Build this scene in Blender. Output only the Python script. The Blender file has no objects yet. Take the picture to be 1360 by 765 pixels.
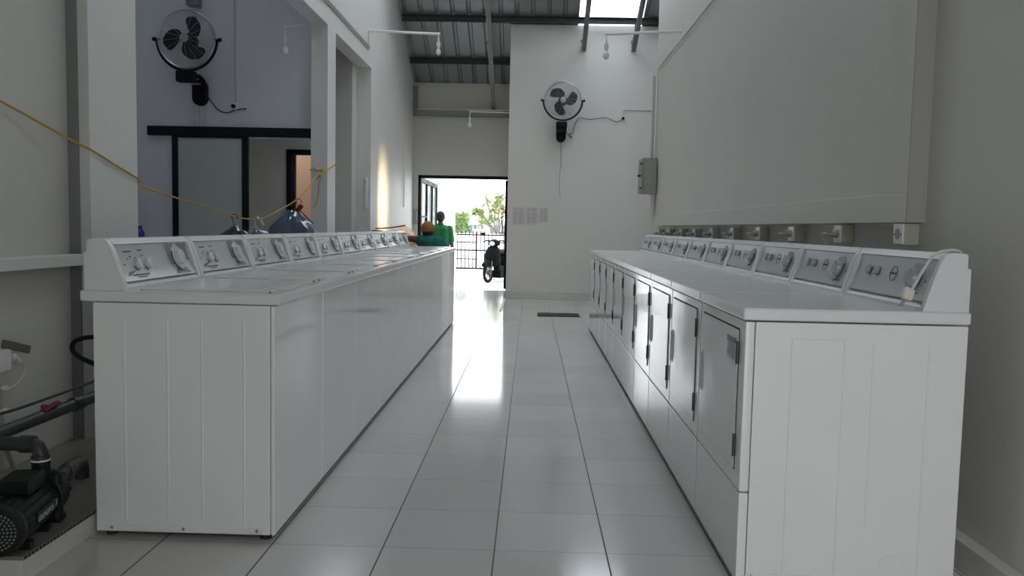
import bpy, bmesh, math, random
from mathutils import Vector, Matrix
random.seed(4)
PI = math.pi
SC = bpy.context.scene
COL = SC.collection

# ---------------------------------------------------------------- camera
H = 1.1547
cd = bpy.data.cameras.new('camera'); cam = bpy.data.objects.new('camera', cd); COL.objects.link(cam)
A_ = Vector((0.99952422, 0.02294349, 0.02061431)); B_ = Vector((-0.0222537, 0.07365538, 0.99703543)); C_ = Vector((-0.02135712, 0.9970198, -0.07413091))
M = Matrix((A_, B_, -C_)).transposed().to_4x4(); M.translation = (0, 0, H)
cam.matrix_world = M
cd.sensor_fit = 'HORIZONTAL'; cd.sensor_width = 36; cd.lens = 1088.7 / 1360 * 36
cd.clip_start = 0.05; cd.clip_end = 300
SC.camera = cam

# ---------------------------------------------------------------- exposure, world, daylight openings, added warm light
vs = SC.view_settings
vs.view_transform = 'Standard'; vs.look = 'None'; vs.gamma = 1; vs.use_curve_mapping = False
vs.exposure = 0.0
SC.cycles.max_bounces = 14; SC.cycles.diffuse_bounces = 8; SC.cycles.glossy_bounces = 5
SC.cycles.transparent_max_bounces = 12; SC.cycles.transmission_bounces = 6
SC.cycles.sample_clamp_indirect = 6
SC.cycles.caustics_reflective = False; SC.cycles.caustics_refractive = False
W = bpy.data.worlds.new('sky'); SC.world = W; W.use_nodes = True
bg = W.node_tree.nodes['Background']; bg.inputs[0].default_value = (0.93, 0.97, 1.0, 1); bg.inputs[1].default_value = 4.7
W.cycles.sampling_method = 'AUTOMATIC'

def portal(name, loc, rot, sx, sy):
    l = bpy.data.lights.new(name, 'AREA'); l.shape = 'RECTANGLE'; l.size = sx; l.size_y = sy
    l.cycles.is_portal = True
    o = bpy.data.objects.new(name, l); COL.objects.link(o); o.location = loc; o.rotation_euler = rot
    return o
def area(name, loc, rot, sx, sy, e, col, spread=PI):
    l = bpy.data.lights.new(name, 'AREA'); l.shape = 'RECTANGLE'; l.size = sx; l.size_y = sy
    l.energy = e; l.color = col; l.spread = spread
    o = bpy.data.objects.new(name, l); COL.objects.link(o); o.location = loc; o.rotation_euler = rot
    return o
SLOPE = 0.487
RIDGE = 6.5
def roofz(y):
    return 4.427 - SLOPE * (y - 13.15) if y >= RIDGE else 4.427 - SLOPE * (RIDGE - 13.15) - SLOPE * (RIDGE - y)
ang = math.atan(SLOPE)
# daylight through the entrance behind the camera
DOOR_X0, DOOR_X1, RWY = 0.4, 1.52, -0.8
portal('portal_rear', ((DOOR_X0 + DOOR_X1) / 2, RWY + .01, 1.45), (PI / 2, 0, 0), DOOR_X1 - DOOR_X0, 2.9)
portal('portal_front', (-1.2, 14.72, 1.0), (-PI / 2, 0, 0), 1.66, 2.05)
portal('portal_skylight', (1.18, 10.15, roofz(10.15) - 0.06), (-ang, 0, 0), 1.0, 7.3)
portal('portal_added_left', (-1.1, 9.15, roofz(9.15) - 0.06), (-ang, 0, 0), 1.0, 5.8)  # portal of the added aisle skylight
portal('portal_added_rear', (1.04, 5.0, roofz(5.0) - 0.06), (ang, 0, 0), .72, 3.3)  # portal of the added skylight on the rear slope
portal('portal_added_left_room', (-3.4, 5.0, roofz(5.0) - 0.06), (ang, 0, 0), 0.7, 2.0)  # portal of the added left room skylight
area('added_warm_light', (2.33, 11.72, 2.45), (0, math.radians(76), 0), 1.1, 0.35, 7, (1, .66, .34), math.radians(14))  # added warm lamp at the solid recess wall, throws a glow on the far left wall

# ---------------------------------------------------------------- materials
def newmat(name):
    m = bpy.data.materials.new(name); m.use_nodes = True
    nt = m.node_tree; return m, nt, nt.nodes['Principled BSDF']
def mat(name, col, rough=0.5, metal=0.0, var=0.0, scale=6.0, bump=0.0, bscale=80.0, spec=0.5, coat=0.0, trans=0.0):
    m, nt, p = newmat(name)
    p.inputs['Base Color'].default_value = (*col, 1); p.inputs['Roughness'].default_value = rough
    p.inputs['Metallic'].default_value = metal; p.inputs['Specular IOR Level'].default_value = spec
    p.inputs['Coat Weight'].default_value = coat; p.inputs['Transmission Weight'].default_value = trans
    tc = nt.nodes.new('ShaderNodeTexCoord')
    if var > 0:
        n = nt.nodes.new('ShaderNodeTexNoise'); n.inputs['Scale'].default_value = scale; n.inputs['Detail'].default_value = 4
        nt.links.new(tc.outputs['Object'], n.inputs['Vector'])
        r = nt.nodes.new('ShaderNodeMix'); r.data_type = 'RGBA'
        r.inputs['A'].default_value = (*[c * (1 - var) for c in col], 1); r.inputs['B'].default_value = (*[min(1, c * (1 + var)) for c in col], 1)
        nt.links.new(n.outputs['Fac'], r.inputs['Factor']); nt.links.new(r.outputs['Result'], p.inputs['Base Color'])
    if bump > 0:
        n2 = nt.nodes.new('ShaderNodeTexNoise'); n2.inputs['Scale'].default_value = bscale; n2.inputs['Detail'].default_value = 3
        nt.links.new(tc.outputs['Object'], n2.inputs['Vector'])
        b = nt.nodes.new('ShaderNodeBump'); b.inputs['Strength'].default_value = bump; b.inputs['Distance'].default_value = 0.01
        nt.links.new(n2.outputs['Fac'], b.inputs['Height']); nt.links.new(b.outputs['Normal'], p.inputs['Normal'])
    return m
PAINT = mat('white_wall_paint', (.70, .695, .67), .55, var=.04, scale=1.5, bump=.12, bscale=25)
PAINTB = mat('bluish_wall_paint', (.64, .65, .69), .6, var=.04, scale=1.2, bump=.1, bscale=25)
CREAM = mat('cream_wall_paint', (.60, .585, .545), .6, var=.04, scale=1.5, bump=.15, bscale=25)
BEIGE = mat('beige_wall_paint', (.72, .55, .42), .7, var=.03)
OUTW = mat('outside_white_render', (.85, .85, .84), .8, var=.03)
ENAMEL = mat('white_enamel', (.82, .82, .815), .07, var=.015, scale=3, bump=.05, bscale=5)
ENAMELT = mat('white_enamel_top', (.76, .76, .755), .16, var=.02, scale=5, bump=.06, bscale=7)
CONSOLE = mat('white_console_plastic', (.74, .75, .75), .32, var=.01)
CONSOLEG = mat('grey_console_plastic', (.70, .71, .71), .33, var=.01)
SILVER = mat('silver_control_sheet', (.60, .62, .62), .28, metal=.35, var=.02)
GREYPL = mat('grey_control_sheet', (.54, .58, .59), .34, metal=.25, var=.02)
GRAPH = mat('dark_grey_print', (.25, .26, .26), .4)
INK = mat('black_print', (.05, .05, .06), .5)
BLUEINK = mat('blue_print', (.08, .22, .50), .4)
REDINK = mat('dark_red_print', (.26, .11, .11), .4)
KNOB = mat('pale_knob_plastic', (.66, .68, .68), .25)
KNOBG = mat('grey_knob_plastic', (.38, .42, .44), .25)
BLACK = mat('black_plastic', (.010, .010, .011), .6, spec=.15)
BLACKM = mat('black_powder_coat', (.010, .010, .012), .6, bump=.03, spec=.2)
DARKGAP = mat('dark_rubber', (.02, .02, .02), .7)
STEEL = mat('brushed_steel', (.45, .46, .47), .35, metal=.9)
HINGE = mat('dark_hinge_metal', (.10, .10, .11), .4, metal=.7)
GALV = mat('galvanised_steel', (.24, .24, .23), .45, metal=.55, var=.12, scale=10)
GALVD = mat('dark_painted_steel', (.045, .045, .045), .5, metal=.3, var=.1)
ROOF = mat('zinc_roof_sheet', (.27, .30, .30), .42, metal=.55, var=.12, scale=3)
PVCW = mat('white_pvc', (.78, .78, .76), .35)
PVCG = mat('grey_pvc_conduit', (.48, .48, .45), .45)
PVCD = mat('dark_grey_pvc', (.035, .037, .037), .45, var=.1)
OUTL = mat('ivory_socket_plastic', (.42, .40, .32), .4)
WIREC = mat('grey_white_cable', (.62, .60, .54), .5)
CABLE = mat('dark_cable', (.03, .03, .03), .5)
ROPE = mat('yellow_rope', (.55, .33, .03), .8, bump=.4, bscale=300)
PAPER = mat('paper', (.60, .59, .60), .8)
FADED = mat('faded_print', (.32, .31, .31), .8)
EBOX = mat('grey_steel_box', (.30, .30, .27), .5, var=.05)
GLASSM = mat('lamp_glass', (.80, .80, .78), .12)
FROST = mat('frosted_door_pane', (.42, .47, .46), .35, var=.02)
SKIN = mat('brown_skin', (.16, .075, .045), .55, var=.08, scale=30)
HAIR = mat('black_hair', (.008, .007, .006), .7, bump=.6, bscale=150)
CAPM = mat('orange_brown_cap', (.40, .15, .06), .8, var=.25, scale=40)
GREEN = mat('green_polo_cloth', (.015, .17, .045), .85, var=.15, scale=12)
TEAL = mat('teal_shirt_cloth', (.012, .14, .125), .85, var=.15, scale=12)
TROUS = mat('dark_trouser_cloth', (.02, .02, .025), .9)
LEAF = mat('leaf_green', (.16, .24, .07), .6, var=.5, scale=3)
LEAFY = mat('leaf_yellow_green', (.30, .28, .07), .6, var=.5, scale=3)
FLOWER = mat('red_flower', (.55, .07, .06), .6, var=.3, scale=8)
BARK = mat('grey_bark', (.22, .19, .16), .9, var=.2)
PLASTIC_RED = mat('red_hanger_plastic', (.22, .015, .02), .35)
CLOTHB = mat('blue_grey_cloth', (.10, .13, .20), .85, var=.5, scale=14, bump=.5, bscale=14)
TILEW = mat('white_skirting_tile', (.60, .59, .56), .22, var=.03)
PEDT = mat('pedestal_tile', (.20, .18, .16), .4, var=.15, scale=20)
CLOTHC = mat('cream_laundry_cloth', (.58, .54, .44), .9, var=.12, scale=12, bump=.4, bscale=16)
CLOTHG = mat('muted_green_cloth', (.12, .20, .14), .9, var=.2, scale=12, bump=.4, bscale=16)
WOOD = mat('brown_wood', (.20, .11, .06), .5, var=.25, scale=8)
FORE = mat('pale_forecourt_concrete', (.72, .72, .71), .6, var=.05)

def clear_plastic(name, tint, alpha):
    m = bpy.data.materials.new(name); m.use_nodes = True; nt = m.node_tree; nt.nodes.clear()
    o = nt.nodes.new('ShaderNodeOutputMaterial'); mx = nt.nodes.new('ShaderNodeMixShader')
    t = nt.nodes.new('ShaderNodeBsdfTransparent'); g = nt.nodes.new('ShaderNodeBsdfGlossy')
    t.inputs[0].default_value = (*tint, 1); g.inputs['Roughness'].default_value = .1; g.inputs[0].default_value = (.8, .85, .9, 1)
    mx.inputs[0].default_value = alpha
    nt.links.new(t.outputs[0], mx.inputs[1]); nt.links.new(g.outputs[0], mx.inputs[2]); nt.links.new(mx.outputs[0], o.inputs[0])
    return m
FILM = clear_plastic('clear_plastic_film', (.88, .92, .95), .16)
PANE = clear_plastic('clear_pane', (.90, .93, .93), .10)
def skylight_mat():
    m = bpy.data.materials.new('translucent_roof_sheet'); m.use_nodes = True; nt = m.node_tree; nt.nodes.clear()
    o = nt.nodes.new('ShaderNodeOutputMaterial'); mx = nt.nodes.new('ShaderNodeMixShader')
    t = nt.nodes.new('ShaderNodeBsdfTransparent'); g = nt.nodes.new('ShaderNodeBsdfTranslucent')
    t.inputs[0].default_value = (.85, .9, .95, 1); g.inputs[0].default_value = (.85, .88, .9, 1); mx.inputs[0].default_value = .35
    nt.links.new(t.outputs[0], mx.inputs[1]); nt.links.new(g.outputs[0], mx.inputs[2]); nt.links.new(mx.outputs[0], o.inputs[0])
    return m
SKYL = skylight_mat()

def floor_mat():
    m, nt, p = newmat('glossy_white_floor_tile'); N = nt.nodes; L = nt.links
    tc = N.new('ShaderNodeTexCoord'); sx = N.new('ShaderNodeSeparateXYZ'); L.new(tc.outputs['Object'], sx.inputs[0])
    def mth(op, a, b=None, c=None):
        n = N.new('ShaderNodeMath'); n.operation = op
        for i, v in enumerate((a, b, c)):
            if v is None: continue
            if isinstance(v, (int, float)): n.inputs[i].default_value = v
            else: L.new(v, n.inputs[i])
        return n.outputs[0]
    def line(sock, off, w):
        u = mth('MULTIPLY', mth('SUBTRACT', sock, off), 2.5)
        f = mth('FRACT', mth('ADD', u, 100.5))
        d = mth('ABSOLUTE', mth('SUBTRACT', f, .5))
        mr = N.new('ShaderNodeMapRange'); mr.interpolation_type = 'SMOOTHSTEP'
        L.new(d, mr.inputs[0]); mr.inputs[1].default_value = w * .6 / .4; mr.inputs[2].default_value = w * 1.0 / .4
        mr.inputs[3].default_value = 1; mr.inputs[4].default_value = 0
        cell = mth('FLOOR', mth('ADD', u, 100.0))
        return mr.outputs[0], cell
    lx, cx = line(sx.outputs[0], -.105, .0034); ly, cy = line(sx.outputs[1], 2.855, .0020)
    g = mth('MAXIMUM', lx, mth('MULTIPLY', ly, .8))
    cb = N.new('ShaderNodeCombineXYZ'); L.new(cx, cb.inputs[0]); L.new(cy, cb.inputs[1])
    wn = N.new('ShaderNodeTexWhiteNoise'); wn.noise_dimensions = '3D'; L.new(cb.outputs[0], wn.inputs['Vector'])
    mr = N.new('ShaderNodeMapRange'); L.new(wn.outputs['Value'], mr.inputs[0]); mr.inputs[3].default_value = .93; mr.inputs[4].default_value = 1.0
    n = N.new('ShaderNodeTexNoise'); n.inputs['Scale'].default_value = 2.2; n.inputs['Detail'].default_value = 4; L.new(tc.outputs['Object'], n.inputs['Vector'])
    mr2 = N.new('ShaderNodeMapRange'); L.new(n.outputs['Fac'], mr2.inputs[0]); mr2.inputs[3].default_value = .93; mr2.inputs[4].default_value = 1.05
    k = mth('MULTIPLY', mr.outputs[0], mr2.outputs[0])
    vm = N.new('ShaderNodeVectorMath'); vm.operation = 'SCALE'; vm.inputs[0].default_value = (.64, .625, .61); L.new(k, vm.inputs['Scale'])
    mx = N.new('ShaderNodeMix'); mx.data_type = 'RGBA'; L.new(g, mx.inputs['Factor']); L.new(vm.outputs[0], mx.inputs['A']); mx.inputs['B'].default_value = (.05, .045, .04, 1)
    L.new(mx.outputs['Result'], p.inputs['Base Color'])
    r = mth('ADD', mth('MULTIPLY', g, .5), .11); L.new(r, p.inputs['Roughness'])
    p.inputs['Specular IOR Level'].default_value = .6; p.inputs['Coat Weight'].default_value = .0
    n3 = N.new('ShaderNodeTexNoise'); n3.inputs['Scale'].default_value = 5; n3.inputs['Detail'].default_value = 1; L.new(tc.outputs['Object'], n3.inputs['Vector'])
    # slight pillow of each tile and groove at the joint
    fy = mth('FRACT', mth('ADD', mth('MULTIPLY', mth('SUBTRACT', sx.outputs[1], 2.855), 2.5), 100.0))
    tilt = mth('MULTIPLY', mth('SUBTRACT', fy, .5), mth('MULTIPLY', mth('SUBTRACT', wn.outputs['Value'], .5), 1.6))
    hgt = mth('ADD', mth('SUBTRACT', mth('MULTIPLY', n3.outputs['Fac'], .15), g), tilt)
    b = N.new('ShaderNodeBump'); b.inputs['Strength'].default_value = .25; b.inputs['Distance'].default_value = .004
    L.new(hgt, b.inputs['Height']); L.new(b.outputs['Normal'], p.inputs['Normal'])
    return m
FLOORM = floor_mat()

# ---------------------------------------------------------------- mesh helpers
class MB:
    def __init__(s): s.bm = bmesh.new(); s.bv = False
    def _bev(s, verts, bev, seg):
        if bev > 0:
            s.bv = True
            ed = list({e for v in verts for e in v.link_edges})
            bmesh.ops.bevel(s.bm, geom=ed, offset=bev, segments=seg, profile=.5, affect='EDGES', clamp_overlap=True)
    def box(s, lo, hi, bev=0.0, seg=2, rot=None):
        c = [(a + b) / 2 for a, b in zip(lo, hi)]; d = [abs(b - a) for a, b in zip(lo, hi)]
        mt = Matrix.Translation(c) @ (rot.to_4x4() if rot is not None else Matrix.Identity(4)) @ Matrix.Diagonal((*d, 1))
        r = bmesh.ops.create_cube(s.bm, size=1, matrix=mt)
        s._bev(r['verts'], bev, seg); return s
    def cyl(s, p0, p1, r0, r1=None, n=20, cap=True, bev=0.0):
        r1 = r0 if r1 is None else r1
        p0, p1 = Vector(p0), Vector(p1); d = p1 - p0
        q = d.to_track_quat('Z', 'Y')
        mt = Matrix.Translation((p0 + p1) / 2) @ q.to_matrix().to_4x4()
        r = bmesh.ops.create_cone(s.bm, cap_ends=cap, segments=n, radius1=r0, radius2=r1, depth=d.length, matrix=mt)
        if bev > 0 and cap:
            ed = [e for v in r['verts'] for e in v.link_edges if len(e.link_faces) == 2 and any(len(f.verts) == n for f in e.link_faces)]
            bmesh.ops.bevel(s.bm, geom=list(set(ed)), offset=bev, segments=2, profile=.5, affect='EDGES')
        return s
    def sph(s, c, r, sc=(1, 1, 1), n=16, rot=None):
        mt = Matrix.Translation(c) @ (rot.to_4x4() if rot is not None else Matrix.Identity(4)) @ Matrix.Diagonal((*sc, 1))
        bmesh.ops.create_uvsphere(s.bm, u_segments=n, v_segments=max(6, n // 2), radius=r, matrix=mt); return s
    def tube(s, pts, r, n=8, closed=False, rs=None, cap=True):
        pts = [Vector(p) for p in pts]; N = len(pts); rings = []; prev = None
        for i, p in enumerate(pts):
            if closed: t = pts[(i + 1) % N] - pts[i - 1]
            else: t = pts[min(i + 1, N - 1)] - pts[max(i - 1, 0)]
            t.normalize()
            if prev is None:
                up = Vector((0, 0, 1)) if abs(t.z) < .9 else Vector((1, 0, 0))
                a = t.cross(up).normalized()
            else: a = (prev - t * prev.dot(t)).normalized()
            prev = a; b = t.cross(a); rr = rs[i] if rs else r
            rings.append([s.bm.verts.new(p + a * math.cos(2 * PI * k / n) * rr + b * math.sin(2 * PI * k / n) * rr) for k in range(n)])
        M_ = N if closed else N - 1
        for i in range(M_):
            A, B = rings[i], rings[(i + 1) % N]
            for k in range(n): s.bm.faces.new((A[k], A[(k + 1) % n], B[(k + 1) % n], B[k]))
        if cap and not closed:
            s.bm.faces.new(rings[0][::-1]); s.bm.faces.new(rings[-1])
        return s
    def prism(s, poly, axis, a, b):
        """poly: 2D points in the plane of the other two axes (in xyz order), extruded along axis from a to b"""
        def P(u, v, w):
            return {0: (w, u, v), 1: (u, w, v), 2: (u, v, w)}[axis]
        lo = [s.bm.verts.new(P(u, v, a)) for u, v in poly]; hi = [s.bm.verts.new(P(u, v, b)) for u, v in poly]
        s.bm.faces.new(lo); s.bm.faces.new(hi[::-1]); n = len(poly)
        for i in range(n): s.bm.faces.new((lo[i], hi[i], hi[(i + 1) % n], lo[(i + 1) % n]))
        return s
    def build(s, name, m, parent=None, smooth=True, loc=None):
        bmesh.ops.recalc_face_normals(s.bm, faces=s.bm.faces[:])
        me = bpy.data.meshes.new(name); s.bm.to_mesh(me); s.bm.free(); me.materials.append(m)
        if smooth:
            me.polygons.foreach_set('use_smooth', [True] * len(me.polygons))
            me.set_sharp_from_angle(angle=math.radians(38))
        o = bpy.data.objects.new(name, me); COL.objects.link(o)
        if parent: o.parent = parent
        if loc: o.location = loc
        if s.bv and smooth:
            wn = o.modifiers.new('weighted', 'WEIGHTED_NORMAL'); wn.keep_sharp = True; wn.weight = 80
        return o
def tag(o, label=None, cat=None, group=None, kind=None):
    if label: o['label'] = label
    if cat: o['category'] = cat
    if group: o['group'] = group
    if kind: o['kind'] = kind
    return o
def empty(name, loc=(0, 0, 0), rz=0, rot=None):
    o = bpy.data.objects.new(name, None); COL.objects.link(o); o.location = loc
    o.rotation_euler = rot if rot else (0, 0, rz); o.empty_display_size = .1
    return o
def struct(o): o['kind'] = 'structure'; return o
KIDS = {}
def copy_tree(o, parent=None):
    c = o.copy(); COL.objects.link(c)
    if parent: c.parent = parent
    for ch in [x for x in list(COL.objects) if x.parent == o]: copy_tree(ch, c)
    return c
def smooth_path(pts, k=6):
    pts = [Vector(p) for p in pts]; out = []
    for i in range(len(pts) - 1):
        p0 = pts[max(i - 1, 0)]; p1 = pts[i]; p2 = pts[i + 1]; p3 = pts[min(i + 2, len(pts) - 1)]
        for j in range(k):
            t = j / k
            out.append(.5 * ((2 * p1) + (p2 - p0) * t + (2 * p0 - 5 * p1 + 4 * p2 - p3) * t * t + (3 * p1 - p0 - 3 * p2 + p3) * t ** 3))
    out.append(pts[-1]); return out

# ================================================================ STRUCTURE
# key planes
PX = -2.10      # aisle face of the left partition
PT = 0.17       # its thickness
RX = 1.56       # right wall
RF = 1.485      # face of the raised upper part of the right wall
BY = 13.25      # end wall
DY = 14.7       # wall with the way out
LZ = -0.18      # level of the forecourt

struct(MB().box((-5.6, -1.4, -.1), (3.0, DY + .16, 0)).build('floor', FLOORM, smooth=False))
struct(MB().box((-40, DY + .17, LZ - .1), (30, 60, LZ)).build('forecourt_ground', FORE, smooth=False))
struct(MB().box((-40, -14, LZ - .1), (30, -1.41, LZ)).build('rear_ground', FORE, smooth=False))

def yzwall(mb, x0, x1, y0, y1, zb):
    """wall along Y that reaches the roof"""
    pts = [(y0, zb), (y1, zb), (y1, roofz(y1) + .05)]
    if y0 < RIDGE < y1: pts.append((RIDGE, roofz(RIDGE) + .05))
    pts.append((y0, roofz(y0) + .05))
    mb.prism(pts, 0, x0, x1)
# left: near wall with its ledge
m = MB(); yzwall(m, -2.38, -2.20, -1.4, 3.87, 0); struct(m.build('wall_left', CREAM, smooth=False))
struct(MB().box((-2.20, -.88, .932), (-2.115, 3.869, .985), .004).build('trim_1', PAINT))
m = MB(); yzwall(m, -2.38, -2.15, 3.87, 3.88, 0); struct(m.build('shade_trim_2', mat('column_end_shade_grey', (.24, .25, .25), .6, var=.03), smooth=False))  # thin slab, shade on the column's camera-facing end put into its dark grey
# partition: first column, opening, second column, opening, third column and wall on to the exit
BZ = 3.16
m = MB()
m.box((PX - .28, 3.88, 0), (PX, 4.35, BZ))
m.box((PX - PT, 8.43, 0), (PX, 8.77, BZ))
m.box((PX - PT, 10.70, 0), (PX, 11.20, BZ))
yzwall(m, PX - PT, PX, 3.88, 11.20, BZ)
struct(m.build('wall_partition', PAINT, smooth=False))
m = MB(); yzwall(m, PX - PT, PX - .025, 11.20, DY, 0); struct(m.build('wall_far_left', PAINT, smooth=False))
# left room
m = MB(); m.prism([(-5.3, 0), (-3.80, 0), (-3.80, 2.03), (-5.3, 2.03)], 1, 8.55, 8.70)
m.box((-5.3, 8.55, 2.03), (PX - PT, 8.70, roofz(8.6)))
struct(m.build('wall_left_room_back', PAINTB, smooth=False))
m = MB(); yzwall(m, -5.45, -5.3, -1.4, 14.8, 0); struct(m.build('wall_left_room_side', PAINTB, smooth=False))
m = MB(); m.box((-5.3, 3.6, 0), (-2.38, 3.75, 3.2)); m.box((-5.3, 3.6, 3.2), (-2.38, 3.75, roofz(3.7)))
struct(m.build('wall_left_room_front', PAINTB, smooth=False))
# store room beyond the sliding door, with an inner doorway into a beige room
m = MB(); m.box((-5.3, 10.35, 0), (-3.08, 10.47, 2.75)); m.box((-3.08, 10.35, 2.06), (-2.56, 10.47, 2.75)); m.box((-2.56, 10.35, 0), (PX - PT + .001, 10.75, roofz(10.4))); m.box((-5.3, 10.35, 2.75), (PX - PT, 10.47, roofz(10.4)))
struct(m.build('wall_store_room', CREAM, smooth=False))
struct(MB().box((-5.3, 10.47, 2.75), (-2.27, 12.6, 2.85)).build('ceiling_store_room', PAINT, smooth=False))
area('beige_room_added_light', (-3.6, 11.3, 2.70), (0, 0, 0), .9, .6, 9, (1, .88, .78))  # added lamp so the beige room shows bright through its doorway
struct(MB().box((-5.3, 12.0, 0), (-2.27, 12.12, 2.75)).build('wall_beige_room', BEIGE, smooth=False))
# right wall: lower wall, raised upper panel with border
m = MB(); yzwall(m, RX, RX + .2, -1.4, 10.2, 0); struct(m.build('wall_right', CREAM, smooth=False))
m = MB()
zt = 1.205
pts = lambda y0, y1, zb: [(y0, zb), (y1, zb), (y1, roofz(y1))] + ([(RIDGE, roofz(RIDGE))] if y0 < RIDGE < y1 else []) + [(y0, roofz(y0))]
m.prism(pts(3.40, 10.2, 1.32), 0, RF + .012, RX + .01)
m.box((RF, 3.30, zt), (RX + .01, 10.2, 1.325), .003)
m.prism(pts(3.30, 3.41, 1.325), 0, RF, RX + .01)
struct(m.build('wall_right_upper_panel', CREAM, smooth=False))
struct(MB().box((RF + .001, 3.292, zt), (RX, 3.301, 7.2)).build('shade_trim_6', mat('panel_end_shade_olive', (.36, .35, .31), .6), smooth=False))  # thin slab, shade on the panel's near end put into its olive grey
m = MB(); m.box((RX, 10.2, 0), (2.9, 10.35, roofz(10.35))); struct(m.build('wall_right_return', PAINT, smooth=False))
m = MB(); yzwall(m, 2.4, 2.55, 10.2, 13.4, 0); struct(m.build('wall_recess_side', PAINT, smooth=False))
# end wall with fan (its left end projects in front of the exit passage)
struct(MB().box((-.385, BY, 0), (2.55, BY + .16, roofz(BY) - .02)).build('wall_end', PAINT, smooth=False))
m = MB(); yzwall(m, -.385, -.33, BY + .16, DY, 0); struct(m.build('wall_passage_side', PAINT, smooth=False))
m = MB(); m.box((-5.3, DY, 0), (-2.03, DY + .14, roofz(DY))); m.box((-.40, DY, 0), (2.6, DY + .14, roofz(DY))); m.box((-2.03, DY, 2.045), (-.40, DY + .14, roofz(DY)))
struct(m.build('wall_exit', CREAM, smooth=False))
# rear wall behind the camera with the open entrance
m = MB(); m.box((-5.4, RWY - .15, 0), (DOOR_X0, RWY, roofz(RWY))); m.box((DOOR_X1, RWY - .15, 0), (1.7, RWY, roofz(RWY))); m.box((DOOR_X0, RWY - .15, 2.9), (DOOR_X1, RWY, roofz(RWY)))
struct(m.build('wall_rear', PAINT, smooth=False))

# skirting
m = MB()
for i in range(-1, 6):
    x0 = max(-.105 + .4 * i, -.385); x1 = -.105 + .4 * (i + 1) - .004
    if x1 > 2.4: x1 = 2.4
    m.box((x0, BY - .012, .001), (x1, BY, .118), .002)
struct(m.build('baseboard_end', TILEW))
m = MB()
y = -1.2
while y < 10.1:
    m.box((RX - .055, y, .001), (RX, min(y + .396, 10.19), .105), .002); y += .4
struct(m.build('baseboard_right', TILEW))
# raised course on the end-wall edge: thin metal strip on the floor by the passage
struct(MB().box((-.415, 11.2, .0005), (-.375, 13.2, .006)).build('trim_3', GALV))

# ---------------------------------------------------------------- roof
def sheet(name, x0, x1, ya, yb, m, per=.25):
    bm = bmesh.new(); xs = []
    k0 = math.floor(x0 / per); x = k0 * per
    while x < x1 + per:
        for dx, dz in ((0, 0), (per * .70, 0), (per * .76, .032), (per * .92, .032), (per * .985, 0)):
            if x0 <= x + dx <= x1: xs.append((x + dx, dz))
        x += per
    xs = [(x0, 0)] + xs + [(x1, 0)]
    a = [bm.verts.new((x, ya, roofz(ya) + dz)) for x, dz in xs]; b = [bm.verts.new((x, yb, roofz(yb) + dz)) for x, dz in xs]
    for i in range(len(xs) - 1): bm.faces.new((a[i], a[i + 1], b[i + 1], b[i]))
    mb = MB(); mb.bm.free(); mb.bm = bm
    return struct(mb.build(name, m, smooth=False))
YE = DY + .35
sheet('ceiling', -5.6, -1.6, RIDGE, YE, ROOF)
sheet('ceiling_middle', -.6, .68, RIDGE, YE, ROOF)
sheet('ceiling_lower', -1.6, -.6, 11.8, YE, ROOF)
sheet('added_window_4', -1.6, -.6, RIDGE, 11.8, SKYL)  # unseen skylight strip, added to brighten the aisle
sheet('ceiling_right', 1.68, 2.9, RIDGE, YE, ROOF)
sheet('window_1', .68, 1.68, RIDGE, YE, SKYL)
sheet('ceiling_rear', -3.05, .68, -1.6, RIDGE, ROOF)
sheet('ceiling_rear_right', 1.4, 2.9, -1.6, RIDGE, ROOF)
sheet('ceiling_rear_end', .68, 1.4, -1.6, 3.5, ROOF)
sheet('added_window_5', .68, 1.4, 3.5, RIDGE, SKYL)  # unseen skylight strip, added to brighten worktops and near floor
sheet('ceiling_rear_left', -5.6, -3.75, -1.6, RIDGE, ROOF)
sheet('added_window_2', -3.75, -3.05, 4.0, 6.0, SKYL)  # unseen skylight strip, added to light the left room
sheet('ceiling_rear_gap', -3.75, -3.05, -1.6, 4.0, ROOF)
sheet('ceiling_rear_gap', -3.75, -3.05, 6.0, RIDGE, ROOF)
# purlins (run across) and rafters (run with the slope, hung below)
YP = [14.06, 13.10, 12.15, 11.2, 10.25, 9.3, 8.35, 7.4]
for yp in YP:
    m = MB(); z = roofz(yp) - .005
    m.box((PX + .0, yp - .025, z - .10), (2.5 if yp < 13.2 else -.33, yp + .025, z - .085)); m.box((PX, yp + .015, z - .10), (2.5 if yp < 13.2 else -.33, yp + .025, z)); m.box((PX, yp - .025, z - .012), (2.5 if yp < 13.2 else -.33, yp + .025, z))
    struct(m.build('roof_purlin', GALVD, smooth=False))
for xr, y1, dz in ((-.705, DY - .02, .47), (.775, BY - .005, .43), (1.56, BY - .005, .43), (-4.0, 8.5, .47)):
    m = MB(); y0 = 6.6
    for a, b, t in ((-.035, .035, 0),):
        m.prism([(y0, roofz(y0) - dz), (y1, roofz(y1) - dz), (y1, roofz(y1) - dz + .09), (y0, roofz(y0) - dz + .09)], 0, xr - .008, xr + .008)
        m.prism([(y0, roofz(y0) - dz), (y1, roofz(y1) - dz), (y1, roofz(y1) - dz + .012), (y0, roofz(y0) - dz + .012)], 0, xr - .035, xr + .035)
        m.prism([(y0, roofz(y0) - dz + .08), (y1, roofz(y1) - dz + .08), (y1, roofz(y1) - dz + .09), (y0, roofz(y0) - dz + .09)], 0, xr - .035, xr + .035)
    for yp in YP:
        if yp < y1 - .05:
            m.box((xr - .012, yp - .02, roofz(yp) - dz + .08), (xr + .012, yp + .02, roofz(yp) - .09))
            m.box((xr - .06, yp - .012, roofz(yp) - dz + .03), (xr - .03, yp + .012, roofz(yp) - dz + .075))
    struct(m.build('roof_rafter', GALV, smooth=False))
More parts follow.
